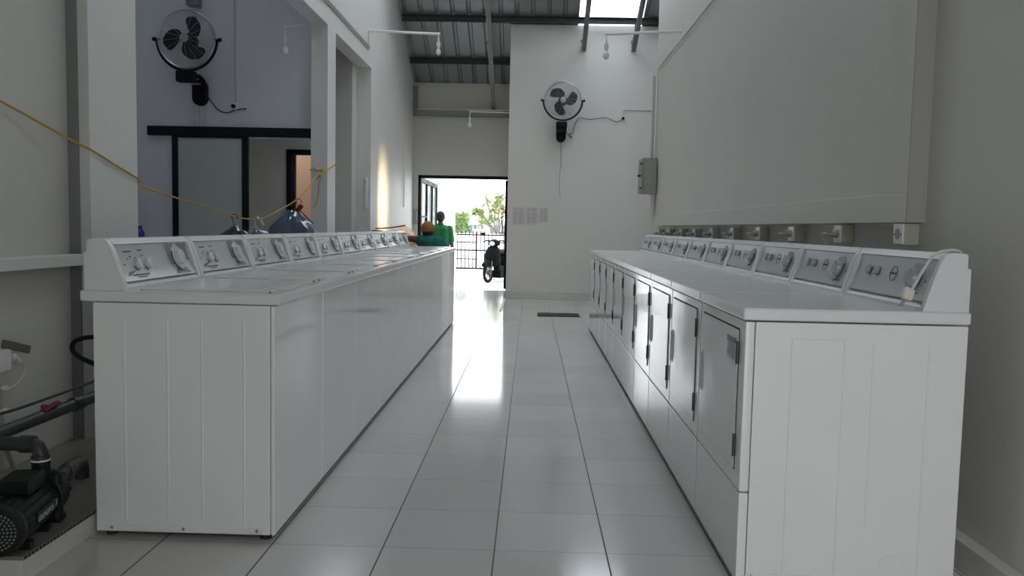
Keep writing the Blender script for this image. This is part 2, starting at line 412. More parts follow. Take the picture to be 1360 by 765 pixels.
# box beam and little post over the exit
m = MB(); m.box((PX - .02, DY - .10, 3.085), (-.33, DY, 3.185)); m.box((PX - .02, DY - .10, 3.185), (PX + .05, DY, 3.60)); struct(m.build('trim_4', GALV, smooth=False))
m = MB(); m.box((PX + .05, DY - .095, 3.185), (-.33, DY - .005, 3.205)); struct(m.build('trim_5', PVCW, smooth=False))

# ================================================================ BACKGROUND OUTSIDE
# side wall of the forecourt, with black-framed glass
struct(MB().box((-2.45, DY + .2, LZ), (-2.22, 24, 4.2)).build('wall_forecourt_side', OUTW, smooth=False))
t = empty('window_3', (-2.2, 15.9, LZ)); struct(t)
m = MB()
for yy in (0, 1.05, 2.0, 2.85):
    m.box((-.02, yy, .02), (.05, yy + .10, 2.26))
m.box((-.02, 0, 2.18), (.05, 2.95, 2.27)); m.box((-.02, 0, .02), (.05, 2.95, .10)); m.box((-.02, .1, 1.12), (.05, 1.05, 1.16))
m.build('window_frame', BLACKM, t, smooth=False)
MB().box((-.01, .1, .1), (.012, 2.85, 2.18)).build('window_pane', mat('reflecting_pane', (.35, .38, .40), .05, spec=.8), t, smooth=False)
# exit door: black frame with an opened leaf
t = empty('door_1', (0, DY, 0)); struct(t)
m = MB(); m.box((-2.03, .0, 0), (-1.975, .14, 2.05)); m.box((-2.03, 0, 1.995), (-.40, .14, 2.05)); m.box((-.435, 0, 0), (-.40, .14, 2.05)); m.build('door_frame', BLACKM, t, smooth=False)
def handle(mb, x0, x1, y, z0, z1):
    mb.tube([(x0, y, z0), (x1, y, z0), (x1, y, z1), (x0, y, z1)], .012, 8)
lf = MB()
lf.box((-.475, .15, .03), (-.435, .20, 1.99)); lf.box((-.475, .95, .03), (-.435, 1.02, 1.99)); lf.box((-.475, .15, 1.93), (-.435, 1.02, 1.99)); lf.box((-.475, .15, .03), (-.435, 1.02, .10))
lf = lf.build('door_leaf', BLACKM, t, smooth=False)
MB().box((-.458, .20, .10), (-.452, .95, 1.93)).build('door_pane', PANE, lf, smooth=False)
h = MB(); handle(h, -.475, -.545, .90, 1.00, 1.34); h.build('door_handle', BLACKM, lf)
lf = MB()
lf.box((-2.02, .15, .03), (-1.98, .22, 1.99)); lf.box((-2.02, .95, .03), (-1.98, 1.02, 1.99)); lf.box((-2.02, .15, 1.93), (-1.98, 1.02, 1.99)); lf.box((-2.02, .15, .03), (-1.98, 1.02, .10)); lf.box((-2.02, .22, 1.3), (-1.98, .95, 1.33))
lf = lf.build('door_leaf', BLACKM, t, smooth=False)
MB().box((-2.004, .22, .10), (-1.998, .95, 1.93)).build('door_pane', PANE, lf, smooth=False)
h = MB(); handle(h, -2.03, -2.085, -.02, 1.18, 1.42); h.build('door_handle', STEEL, lf)

# gate
GY = 24.5
t = tag(empty('sliding_gate', (0, GY, LZ)), 'low dark metal gate of thin upright bars across the forecourt', 'gate')
m = MB(); m.box((-2.22, -.025, .05), (1.2, .025, .10)); m.box((-2.22, -.02, .60), (1.2, .02, .64)); m.box((-2.22, -.02, 1.06), (1.2, .02, 1.10)); m.build('gate_rail', BLACKM, t, smooth=False)
bar0 = None; x = -2.18
while x < 1.2:
    if bar0 is None: bar0 = MB().box((-.012, -.010, .09), (.012, .010, 1.19)).build('gate_bar', BLACKM, t, smooth=False); b = bar0
    else: b = bar0.copy(); COL.objects.link(b)
    b.location = (x, 0, 0); x += .115
m = MB(); m.box((-2.22, -.02, .34), (-1.62, .02, .37)); m.box((-2.22, -.02, .84), (-1.62, .02, .87)); m.box((-1.64, -.02, .08), (-1.61, .02, 1.15)); m.box((-.95, -.02, .84), (-.3, .02, .87)); m.build('gate_brace', BLACKM, t, smooth=False)

# street wall, hedge, pale building, frangipani
tag(MB().box((-6, 26.2, LZ), (6, 26.4, .92), .01).build('street_wall', OUTW), 'low white wall across the street side behind the gate', 'wall')
def leafy(name, mt, n, boxf, size, parent=None, seed=1, long=2.2):
    rnd = random.Random(seed); bm = bmesh.new()
    for i in range(n):
        c = Vector(boxf(rnd)); d = Vector((rnd.uniform(-1, 1), rnd.uniform(-1, 1), rnd.uniform(-.6, 1))).normalized()
        q = d.cross(Vector((rnd.uniform(-1, 1), rnd.uniform(-1, 1), rnd.uniform(-1, 1)))).normalized(); s_ = size * rnd.uniform(.7, 1.3)
        nrm = d.cross(q) * s_ * .12
        P = [c, c + d * s_ * long * .4 + q * s_ * .42 + nrm, c + d * s_ * long, c + d * s_ * long * .4 - q * s_ * .42 + nrm, c + d * s_ * long * .45 - nrm]
        v = [bm.verts.new(p) for p in P]
        bm.faces.new((v[0], v[1], v[4])); bm.faces.new((v[1], v[2], v[4])); bm.faces.new((v[2], v[3], v[4])); bm.faces.new((v[3], v[0], v[4]))
    mb = MB(); mb.bm.free(); mb.bm = bm; return mb.build(name, mt, parent, smooth=False)
hd = leafy('hedge', mat('hedge_green', (.22, .32, .13), .7, var=.4, scale=3), 6000, lambda r: (r.uniform(-4.4, -2.12), r.uniform(27, 27.9), r.uniform(LZ, 1.56)), .09, seed=3)
tag(hd, 'pale green leafy hedge beyond the gate, left of the flowering tree', 'hedge')
MB().box((-4.3, 27.1, LZ), (-2.2, 27.8, 1.45), .1, 2).build('hedge_core', mat('hedge_inner_green', (.18, .27, .11), .9, var=.4, scale=8), hd)
t = tag(empty('house', (0, 38, LZ)), 'far pale building with a low roof and dark windows beyond the gate', 'building')
m = MB(); m.box((-3.1, 0, 0), (2.5, 4, 1.55)); m.build('house_wall', OUTW, t, smooth=False)
MB().box((-3.4, -.4, 1.52), (2.8, 4.3, 1.64), .01).build('house_roof', mat('pale_roof', (.55, .56, .58), .7), t)
for x0, x1 in ((-2.85, -2.5), (-2.45, -2.2), (-1.9, -1.6), (-1.3, -.8)):
    w_ = MB().box((x0, -.03, .85), (x1, .02, 1.40)).build('house_window', mat('window_blue_grey', (.12, .15, .20), .3), t, smooth=False)
    MB().box(((x0 + x1) / 2 - .012, -.05, .85), ((x0 + x1) / 2 + .012, -.03, 1.40)).build('mullion', OUTW, w_, smooth=False)
tag(MB().box((-2.12, 30, LZ), (-1.62, 30.6, 1.05), .02).build('brick_pillar', mat('pinkish_render', (.55, .32, .26), .8, var=.15)), 'small pinkish pillar standing beyond the gate', 'pillar')
t = tag(empty('frangipani_tree', (-1.05, 26.9, LZ)), 'leafy tree with long leaves and red flowers seen over the gate', 'tree')
m = MB()
m.tube(smooth_path([(0, 0, 0), (.05, 0, .6), (-.05, 0, 1.1)]), .07, 8)
tips = []
rr = random.Random(9)
for i in range(13):
    a = rr.uniform(-.75, .55); z = rr.uniform(1.45, 2.45); yy = rr.uniform(-.4, .4)
    if a < -.25: z = min(z, 1.45 + (a + 1.0) * .9 + .1)
    m.tube(smooth_path([(-.02, 0, .9 + rr.uniform(0, .2)), (a * .5, yy * .5, (z + 1.1) / 2), (a, yy, z)]), .022, 6); tips.append((a, yy, z))
m.build('trunk', BARK, t)
def tipbox(r):
    k = tips[r.randrange(len(tips))]; return [k[j] + r.gauss(0, .035) for j in range(3)]
leafy('foliage', LEAF, 210, tipbox, .085, t, 5, 3.0)
leafy('yellow_foliage', LEAFY, 70, tipbox, .085, t, 6, 3.0)
leafy('blossom', FLOWER, 120, lambda r: (r.uniform(-.15, .45), r.uniform(-.3, .3), r.uniform(1.85, 2.2)), .05, t, 7, 1.2)

# ---------------------------------------------------------------- scooter
SBLK = mat('scooter_black', (.004, .004, .005), .7, spec=.05)
def scooter():
    t = tag(empty('motor_scooter', (-.74, 20.0, LZ), math.radians(246)), 'black motor scooter parked outside by the exit door', 'scooter')
    # local: +x forward
    def wheel(x, nm):
        m = MB(); m.tube([(x + .205 * math.cos(a), 0, .235 + .205 * math.sin(a)) for a in [2 * PI * k / 28 for k in range(28)]], .035, 10, closed=True)
        w = m.build(nm, SBLK, t)
        r = MB(); r.tube([(x + .165 * math.cos(a), 0, .235 + .165 * math.sin(a)) for a in [2 * PI * k / 24 for k in range(24)]], .012, 8, closed=True)
        for k in range(6):
            a = k * PI / 3; r.cyl((x, 0, .235), (x + .165 * math.cos(a), 0, .235 + .165 * math.sin(a)), .012, n=6)
        r.cyl((x, -.05, .235), (x, .05, .235), .035, n=12); r.build('rim', GALVD, w)
    wheel(.62, 'front_wheel'); wheel(-.62, 'rear_wheel')
    m = MB()
    for s in (-1, 1): m.tube([(.62, s * .06, .235), (.50, s * .06, .62)], .02, 8)
    m.build('fork', GALVD, t)
    m = MB(); m.tube(smooth_path([(.86, 0, .42), (.66, 0, .50), (.44, 0, .40)]), .055, 10, rs=None); m.build('front_fender', SBLK, t)
    # leg shield
    bm = MB(); bm.sph((.42, 0, .62), .2, (.55, 1.05, 1.5), 16, Matrix.Rotation(math.radians(-18), 3, 'Y')); bm.build('leg_shield', SBLK, t)
    bm = MB(); bm.sph((.33, 0, .94), .12, (1.1, 1.2, .8), 16); bm.build('handlebar_cowl', SBLK, t)
    MB().sph((.44, 0, .93), .06, (.6, 1.2, .9), 14).build('headlight', mat('headlight_lens', (.5, .5, .5), .1), t)
    m = MB(); m.tube(smooth_path([(.24, -.34, .96), (.30, -.2, 1.0), (.32, 0, .98), (.30, .2, 1.0), (.24, .34, .96)]), .016, 8); m.build('handlebar', SBLK, t)
    for s in (-1, 1):
        m = MB(); m.tube([(.28, s * .25, .99), (.30, s * .30, 1.12)], .006, 6); m.sph((.29, s * .32, 1.15), .06, (.3, 1.1, .7), 12); m.build('mirror', SBLK, t)
    MB().box((-.12, -.14, .26), (.34, .14, .36), .03).build('footboard', SBLK, t)
    m = MB(); m.box((-.78, -.13, .38), (-.02, .13, .68), .08, 3); m.build('body_panel', SBLK, t)
    m = MB(); m.box((-.76, -.14, .68), (.02, .14, .79), .045, 3); m.build('seat', DARKGAP, t)
    MB().sph((-.82, 0, .62), .06, (.5, 1.4, .8), 12).build('tail_light', REDINK, t)
    m = MB(); m.tube([(-.1, -.16, .25), (-.75, -.17, .33)], .035, 10); m.build('exhaust', STEEL, t)
    m = MB(); m.tube([(-.15, .12, .3), (-.22, .22, .01)], .012, 6); m.build('kickstand', STEEL, t)
    MB().box((-.35, -.17, .10), (.30, .17, .40), .04, 2).build('engine_cover', SBLK, t)
    m = MB(); m.box((.30, -.19, .28), (.42, .19, .66), .05, 2); m.build('front_apron', SBLK, t)
    MB().box((.50, -.085, .30), (.53, .085, .40), .004).build('licence_plate', OUTW, t)
scooter()

# ================================================================ APPLIANCES
PROF = [(0, 0), (0, .135), (.012, .137), (.012, .178), (.020, .183), (.070, .183), (.082, .178), (.100, .150), (.118, .100), (.135, .045), (.148, .004), (.148, 0)]
def console(parent, w, yb, zt, dryer, end=.026):
    """yb: back of console (local y), w: half width; profile measured forward (-y) from the back"""
    P = [(yb - d, zt + z) for d, z in PROF]
    inner = [(yb - d + (.022 if d > .07 else 0), zt + z - (.004 if z > .17 else 0)) for d, z in PROF]
    c = MB()
    c.prism(inner, 0, -w + .01, w - .01)
    for s in (-1, 1):
        a, b = (s * w, s * (w - end)) if s < 0 else (s * (w - end), s * w)
        c.prism(P, 0, a, b)
    # visor along the top, ledge along the bottom
    c.prism([(yb - .012, zt + .176), (yb - .02, zt + .184), (yb - .078, zt + .184), (yb - .094, zt + .164), (yb - .085, zt + .158)], 0, -w + end, w - end)
    c.prism([(yb - .10, zt), (yb - .148, zt), (yb - .148, zt + .012), (yb - .132, zt + .022), (yb - .12, zt + .018)], 0, -w + end, w - end)
    co = c.build('control_console', CONSOLEG if dryer else CONSOLE, parent)
    # face sheet sits on the slanted front
    f0 = Vector((0, yb - .125, zt + .026)); f1 = Vector((0, yb - .079, zt + .156)); u = (f1 - f0); ln = u.length; u.normalize()
    nrm = Vector((0, -u.z, u.y)); xx = Vector((1, 0, 0))
    def fp(x, s, h): return f0 + u * (s * ln) + xx * x + nrm * (h + .007 - .028 * s * (1 - s))
    fs = MB(); wi = w - end - .004
    NS = 8; rowA = [[fs.bm.verts.new(fp(x, k / NS, .005)) for x in (-wi, wi)] for k in range(NS + 1)]
    for k in range(NS): fs.bm.faces.new((rowA[k][0], rowA[k][1], rowA[k + 1][1], rowA[k + 1][0]))
    fo = fs.build('face_sheet', GREYPL if dryer else SILVER, co)
    def strip(b, L, Rr, h=.0058):
        """quad strip between two polylines given as (x, s) pairs, following the curved sheet"""
        n_ = 8; a = [b.bm.verts.new(fp(L[0][0] + (L[1][0] - L[0][0]) * k / n_, L[0][1] + (L[1][1] - L[0][1]) * k / n_, h)) for k in range(n_ + 1)]
        c_ = [b.bm.verts.new(fp(Rr[0][0] + (Rr[1][0] - Rr[0][0]) * k / n_, Rr[0][1] + (Rr[1][1] - Rr[0][1]) * k / n_, h)) for k in range(n_ + 1)]
        for k in range(n_): b.bm.faces.new((a[k], c_[k], c_[k + 1], a[k + 1]))
    def quad(name, L, Rr, m_, par): b = MB(); strip(b, L, Rr); return b.build(name, m_, par, smooth=False)
    def dashes(b, items, h=.0062):
        for x0, s0, x1, s1 in items:
            v = [b.bm.verts.new(fp(x, s, h)) for x, s in ((x0, s0), (x1, s0), (x1, s1), (x0, s1))]; b.bm.faces.new(v)
    W2 = wi * 2
    X = lambda f: -wi + f * W2
    if not dryer:
        quad('graphic_triangle', [(X(.69), .35), (X(.64), .98)], [(X(.74), .35), (X(.78), .98)], GRAPH, co)
        quad('graphic_triangle', [(X(.88), .55), (X(.82), .98)], [(X(.98), .40), (X(.98), .98)], GRAPH, co)
        quad('graphic_triangle', [(X(.70), .05), (X(.79), .42)], [(X(.94), .05), (X(.81), .42)], GRAPH, co)
        quad('swoosh', [(X(.06), .15), (X(.09), .25)], [(X(.10), .15), (X(.21), .31)], BLUEINK, co)
        b = MB(); dashes(b, [(X(.12), .13, X(.33), .17), (X(.17), .07, X(.29), .10), (X(.09), .80, X(.19), .835), (X(.27), .82, X(.33), .85), (X(.06), .45, X(.085), .48),
                             (X(.155), .66, X(.18), .69), (X(.12), .60, X(.14), .63), (X(.21), .62, X(.235), .65), (X(.30), .67, X(.33), .70), (X(.27), .57, X(.30), .60), (X(.28), .42, X(.30), .45), (X(.75), .12, X(.86), .145)])
        b.build('printed_text', INK, co, smooth=False)
        kn = [(.225, .45, .036), (.355, .45, .036)]; dial = (.80, .55, .054)
    else:
        b = MB(); dashes(b, [(X(.76), .15, X(.82), .18), (X(.84), .15, X(.90), .18), (X(.80), .84, X(.86), .87), (X(.15), .72, X(.17), .75), (X(.22), .70, X(.24), .73), (X(.92), .45, X(.935), .50), (X(.47), .555, X(.57), .605)])
        b.build('printed_text', INK, co, smooth=False)
        b = MB(); b.tube([fp(X(.52) + .026 * math.cos(a), .58 + .026 / ln * math.sin(a), .006) for a in [2 * PI * k / 28 for k in range(28)]], .0014, 5, closed=True)
        b.build('round_badge', REDINK, co)
        kn = [(.18, .60, .030), (.30, .60, .030)]; dial = (.80, .52, .054)
    km = KNOBG if dryer else KNOB
    for fx, s, r in kn:
        k = MB(); k.cyl(fp(X(fx), s, .005), fp(X(fx), s, .010), r * .62, r * .60, 24); k.cyl(fp(X(fx), s, .010), fp(X(fx), s, .021), r * .60, r * .56, 24, bev=.002)
        ko = k.build('knob', km, co)
        b = MB(); b.tube([fp(X(fx) + r * .66 * math.cos(a), s + r * .66 / ln * math.sin(a), .0065) for a in [PI + .25 + 1.1 * k / 10 if dryer is False else -.9 + 1.6 * k / 10 for k in range(11)]], .0015, 5); b.build('knob_mark', INK, ko)
    fx, s, r = dial
    k = MB(); k.cyl(fp(X(fx), s, .005), fp(X(fx), s, .012), r, r * .97, 32); k.cyl(fp(X(fx), s, .012), fp(X(fx), s, .032), r * .62, r * .52, 28, bev=.003)
    k.box(fp(X(fx) - .004, s - .0, .03), fp(X(fx) + .004, s + .0, .036) + u * r * .45, .001)
    ko = k.build('timer_dial', km, co)
    b = MB(); b.tube([fp(X(fx) + r * 1.0 * math.cos(a), s + r * 1.0 / ln * math.sin(a), .012) for a in ([PI - .5 + 1.9 * k / 14 for k in range(15)] if not dryer else [-1.5 + 1.9 * k / 14 for k in range(15)])], .0028, 6); b.build('dial_mark', INK, ko)
    return co

def rib(mb, side, x, y, z0, z1):
    mb.box((x - .002, y - .003, z0), (x + .003, y + .003, z1), .0015, 1)

def make_washer():
    w = .3425
    t = empty('washing_machine')
    c = MB(); c.box((-w + .004, -.327, .022), (w - .004, .310, .858), .006)
    for y in (-.233, -.082, .042, .197): c.box((-w + .0005, y - .0035, .06), (-w + .006, y + .0035, .805), .0018, 1)
    c.box((-w - .000, -.30, .028), (-w + .012, .275, .050), .003)
    cb = c.build('cabinet', ENAMEL, t)
    m = MB()
    for y in (-.28, -.012, .25): m.cyl((-w + .001, y, .040), (-w - .003, y, .040), .006, n=10)
    m.build('screw', STEEL, cb)
    MB().box((-w + .003, -.343, .022), (w - .003, -.329, .858), .005).build('front_panel', ENAMEL, t)
    m = MB(); m.box((-w, -.360, .860), (w, .355, .900), .008, 3); m.build('worktop', ENAMELT, t)
    m = MB(); m.box((-.285, -.30, .899), (.285, .165, .907), .006, 2); m.box((-.255, -.27, .906), (.255, .135, .9085), .002, 1)
    l = m.build('lid', ENAMELT, t)
    MB().box((-.12, -.312, .897), (.12, -.298, .905), .003).build('lid_lip', ENAMELT, l)
    m = MB()
    for x in (-.30, .30): m.sph((x, -.315, .902), .006, n=8)
    m.build('bumper', GRAPH, t)
    console(t, w - .003, .338, .900, False)
    for x in (-1, 1):
        for y in (-.30, .27): MB().cyl((x * .30, y, 0), (x * .30, y, .024), .02, n=12).build('levelling_foot', DARKGAP, t)
    MB().box((-w + .03, -.315, .012), (w - .03, .30, .022)).build('base_tray', DARKGAP, t)
    return t
def make_dryer():
    w = .3455
    t = empty('tumble_dryer')
    c = MB(); c.box((-w + .003, -.3285, .022), (w - .003, .362, .862), .005)
    for y in (-.207, -.036, .238): c.box((w - .006, y - .003, .03), (w - .0008, y + .003, .812), .0018, 1)
    c.box((w - .006, .056, .20), (w - .0012, .060, .80), .0015, 1)
    c.box((w - .006, -.207, .809), (w - .0008, -.036, .814), .0018, 1)
    c.tube([(w - .003, .156 + .045 * math.cos(a), .075 + .045 * math.sin(a)) for a in [2 * PI * k / 28 for k in range(28)]], .0015, 5, closed=True)
    c.box((w - .008, -.33, .030), (w + .0002, .34, .050), .002)
    cb = c.build('cabinet', ENAMEL, t)
    m = MB(); m.cyl((w - .002, -.31, .040), (w + .003, -.31, .040), .006, n=10); m.build('screw', STEEL, cb)
    m = MB(); m.box((-w + .003, -.362, .316), (w - .003, -.330, .862), .005); fp_ = m.build('upper_front_panel', ENAMEL, t)
    m = MB(); m.box((-w + .003, -.362, .022), (w - .003, -.330, .312), .005); m.build('lower_front_panel', ENAMEL, t)
    m = MB(); m.box((-w, -.371, .866), (w, .368, .906), .008, 3); m.build('worktop', ENAMELT, t)
    # door, pivot on the right: dark reveal then slab
    MB().box((-.303, -.3632, .368), (.274, -.360, .832), .001, 1).build('door_seal', DARKGAP, t)
    d = MB(); d.box((-.299, -.368, .373), (.270, -.3625, .827), .003, 3); d = d.build('door', ENAMEL, t)
    m = MB(); m.box((-.283, -.371, .530), (-.258, -.367, .680), .0015); m.box((-.280, -.378, .538), (-.272, -.368, .672), .002); m.build('door_handle', KNOB, d)
    for z in (.718, .415):
        m = MB(); m.box((.265, -.3705, z), (.279, -.3615, z + .07), .003); m.cyl((.272, -.3695, z - .002), (.272, -.3695, z + .072), .0035, n=10); m.build('hinge', HINGE, d)
    console(t, w - .003, .358, .906, True)
    for x in (-1, 1):
        for y in (-.30, .31): MB().cyl((x * .30, y, 0), (x * .30, y, .024), .02, n=12).build('levelling_foot', DARKGAP, t)
    MB().box((-w + .03, -.335, .012), (w - .03, .35, .022)).build('base_tray', DARKGAP, t)
    return t

ORD = ['first', 'second', 'third', 'fourth', 'fifth', 'sixth', 'seventh', 'eighth', 'ninth', 'tenth']
NW = 10
wp = make_washer(); dp = make_dryer()
for i in range(NW):
    o = wp if i == 0 else copy_tree(wp)
    o.location = (-1.245, 2.868 + .3425 + .6885 * i, 0); o.rotation_euler = (0, 0, PI / 2)
    lab = {0: 'nearest white top-loading washer, its ribbed side panel facing the camera', 9: 'farthest white top-loading washer, at the end of the row beside the seated person'}.get(i, 'white top-loading washer, %s from the near end of the left row' % ORD[i])
    tag(o, lab, 'washing machine', 'washers in the left row')
for i in range(NW):
    o = dp if i == 0 else copy_tree(dp)
    o.location = (1.039, 2.600 + .3345 + .6725 * i, 0); o.scale = (.968, .968, 1.01); o.rotation_euler = (0, 0, -PI / 2)
    lab = {0: 'nearest white front-door dryer with a sticker on its door and a plug on its panel', 9: 'farthest white front-door dryer, at the end of the row by the end wall'}.get(i, 'white front-door dryer, %s from the near end of the right row' % ORD[i])
    tag(o, lab, 'dryer', 'dryers in the right row')
# sticker on the first dryer's door (only there)
st = MB().box((-.0012, -.062, -.03), (0, .062, .045)).build('sticker', PAPER, dp, smooth=False)
st.parent = dp; st.location = (.195, -.3682, .752); st.rotation_euler = (0, 0, PI / 2)
m = MB(); m.box((-.0018, -.062, .027), (-.001, .062, .045)); m.build('sticker_header', mat('purple_blue_print', (.10, .10, .35), .5), st, smooth=False)
m = MB()
for k, (a, b) in enumerate(((-.04, .05), (-.05, .02), (-.05, .05), (-.05, .03), (-.045, .05), (-.05, .0))): m.box((-.0018, a, .018 - k * .008), (-.001, b, .0208 - k * .008))
m.build('sticker_text', FADED, st, smooth=False)

# ================================================================ RIGHT WALL FITTINGS
OY = [3.375, 4.04, 4.75, 5.445, 6.14, 6.84, 7.55, 8.23, 8.94, 9.65]
def outlet():
    t = empty('wall_socket')
    m = MB(); m.box((-.062, -.042, -.042), (0, .042, .046), .004); m.build('socket_box', OUTL, t)
    m = MB(); m.box((-.069, -.042, -.040), (-.061, .042, .044), .003); f = m.build('socket_plate', PVCW, t)
    MB().cyl((-.0692, 0, .002), (-.0712, 0, .002), .022, n=24).build('socket_well', EBOX, f)
    m = MB(); m.cyl((-.0690, -.033, 0), (-.0707, -.033, 0), .003, n=8); m.cyl((-.0690, .033, 0), (-.0707, .033, 0), .003, n=8); m.build('screw', INK, f)
    return t
def plug():
    t = empty('power_plug')
    m = MB(); m.cyl((-.0712, 0, .002), (-.095, 0, .002), .020, .016, 16, bev=.002); m.box((-.118, -.010, -.006), (-.090, .010, .010), .003); m.build('plug_body', EBOX, t)
    m = MB(); m.tube(smooth_path([(-.112, 0, .002), (-.130, .02, .002), (-.122, .06, -.012), (-.085, .09, -.06), (-.05, .10, -.15), (-.04, .10, -.35)]), .0045, 8); m.build('power_cord', WIREC, t)
    return t
o0 = outlet(); p0 = plug(); first = True
ZO = [1.157, 1.153, 1.148, 1.143, 1.138, 1.133, 1.128, 1.124, 1.120, 1.116]
for i, y in enumerate(OY):
    o = o0 if i == 0 else copy_tree(o0); o.location = (RX, y, ZO[i])
    lab = 'nearest ivory wall socket box, empty, under the raised panel' if i == 0 else 'ivory wall socket box above the %s dryer, with a plug in it' % ORD[i]
    tag(o, lab, 'wall socket', 'socket boxes under the right wall panel')
    if i > 0:
        p = p0 if i == 1 else copy_tree(p0); p.location = (RX, y, ZO[i])
        tag(p, 'grey plug and cord in the socket above the %s dryer' % ORD[i], 'plug', 'plugs in the right wall sockets')
# loose plug hanging over the first console
t = tag(empty('loose_power_plug', (0, 0, 0)), 'white two-pin plug on a cord draped over the nearest dryer console', 'plug')
m = MB(); m.tube(smooth_path([(1.4036, 2.7104, 0.9856), (1.4017, 2.6910, 1.0630), (1.3794, 2.6620, 1.1018), (1.3358, 2.6475, 1.1095), (1.2874, 2.6475, 1.0921), (1.2584, 2.6572, 1.0388), (1.2342, 2.6668, 0.9808)], 8), .005, 8); m.build('power_cord', WIREC, t)
q = Matrix.Rotation(math.radians(24), 3, 'Y') @ Matrix.Rotation(math.radians(-14), 3, 'X')
m = MB(); m.box((1.2032, 2.6543, 0.9449), (1.2390, 2.6814, 0.9856), .008, 3, q); pb = m.build('plug_body', mat('cream_plug', (.70, .64, .54), .4), t)
m = MB(); m.cyl((1.2168, 2.6601, 0.9508), (1.2003, 2.6639, 0.9246), .0025, n=8); m.cyl((1.2168, 2.6756, 0.9508), (1.2003, 2.6794, 0.9246), .0025, n=8); m.build('plug_pin', STEEL, pb)
# white flexible duct end behind the first dryer at floor
tag(MB().cyl((1.40, 2.85, .16), (1.47, 2.85, .16), .04, .036, 20, bev=.004).build('duct_cap', EBOX), 'round grey duct cap low behind the nearest dryer', 'duct')

# electrical box
t = tag(empty('electrical_box', (RF, 10.08, 1.80)), 'grey steel electrical box on the right wall near the end wall', 'electrical box')
m = MB(); m.box((-.155, -.20, -.21), (0, .18, .21), .004); m.build('box_body', EBOX, t)
m = MB(); m.box((-.172, -.195, -.205), (-.157, .175, .205), .003); d = m.build('box_door', EBOX, t)
m = MB(); m.box((-.182, -.16, .135), (-.160, -.08, .155), .002); m.box((-.182, -.16, -.155), (-.160, -.08, -.135), .002); m.build('latch', BLACK, d)
m = MB(); m.cyl((-.172, -.12, 0), (-.20, -.12, 0), .008, n=10); m.sph((-.205, -.12, 0), .015, n=10); m.build('door_knob', BLACK, d)
def conduit(name, pts_, r, m_, label, cat='conduit', clips=None, n=10, group=None):
    t = MB(); t.tube(pts_, r, n); o = t.build(name, m_); tag(o, label, cat, group)
    return o
conduit('wall_conduit', [(RF - .022, 10.16, 2.0), (RF - .022, 10.16, 3.02)], .021, PVCG, 'wide grey trunking pipe rising from the electrical box')
conduit('wall_conduit', [(RF - .014, 10.02, 2.0), (RF - .014, 10.02, 3.06)], .012, PVCW, 'thin white pipe rising beside the wide trunking above the electrical box')
conduit('wall_conduit', [(RF - .013, 10.02, 3.07), (RF - .013, 6.0, 3.07)], .011, PVCG, 'thin pipe running level high along the right wall')
t = MB(); 
for yy in (10.16, 10.05, 9.99): t.tube([(RF - .013, yy, 1.34), (RF - .013, yy, 1.60)], .009, 8)
for zz in (1.42, 1.48, 1.54): t.box((RF - .026, 9.98, zz), (RF, 10.17, zz + .006))
tag(t.build('cable_bundle', PVCW), 'short bundle of pipes below the electrical box', 'conduit')

# wall lamps on pipe brackets
def pipe_lamp(name, pts_, label, r=.014):
    t = tag(empty(name, (0, 0, 0)), label, 'lamp', 'bare bulbs on pipe brackets')
    m = MB(); m.tube(pts_, r, 10)
    for p in pts_[1:-1]: m.sph(p, r * 1.35, n=10)
    m.build('pipe_bracket', PVCW, t)
    e = Vector(pts_[-1])
    m = MB(); m.cyl(e, e - Vector((0, 0, .05)), r * 1.7, r * 1.5, 16, bev=.002); m.build('lamp_holder', PVCW, t)
    m = MB(); m.cyl(e - Vector((0, 0, .048)), e - Vector((0, 0, .075)), r * 1.1, n=14); 
    m.sph(e - Vector((0, 0, .115)), .032, (1, 1, 1.35), 18); m.build('bulb', GLASSM, t)
pipe_lamp('pipe_lamp', [(PX + .012, 10.5, 3.40), (PX + .012, 10.5, 3.585), (-1.215, 10.5, 3.555), (-1.215, 10.5, 3.45)], 'white pipe bracket with a bulb on the left partition below the metal roof', .017)
pipe_lamp('pipe_lamp', [(RF - .012, 8.5, 3.06), (RF - .012, 8.5, 3.165), (.725, 8.5, 3.125), (.725, 8.5, 3.03)], 'white pipe bracket with a bulb on the right wall below the skylight', .014)
pipe_lamp('pipe_lamp', [(PX - PT - .01, 8.2, 3.10), (-2.47, 8.2, 3.08), (-2.47, 8.2, 2.97)], 'small dim bulb bracket inside the left room near the column', .009)
pipe_lamp('pipe_lamp', [(-.335, 13.9, 3.06), (-1.04, 13.6, 3.03), (-1.04, 13.6, 2.93)], 'small hanging bulb on a thin pipe above the exit', .010)
conduit('wall_conduit', [(PX + .014, 10.5, 3.385), (PX + .014, 5.0, 3.385)], .013, PVCG, 'grey pipe running along the left partition above the openings')
conduit('wall_conduit', [(PX + .012, 10.5, 3.36), (PX + .012, 5.0, 3.36)], .008, PVCG, 'thinner pipe just under the one along the left partition')
conduit('wall_conduit', [(PX - .005, 13.55, 2.45), (PX - .005, 13.55, 1.45)], .010, PVCW, 'short white upright pipe on the far left wall before the exit')

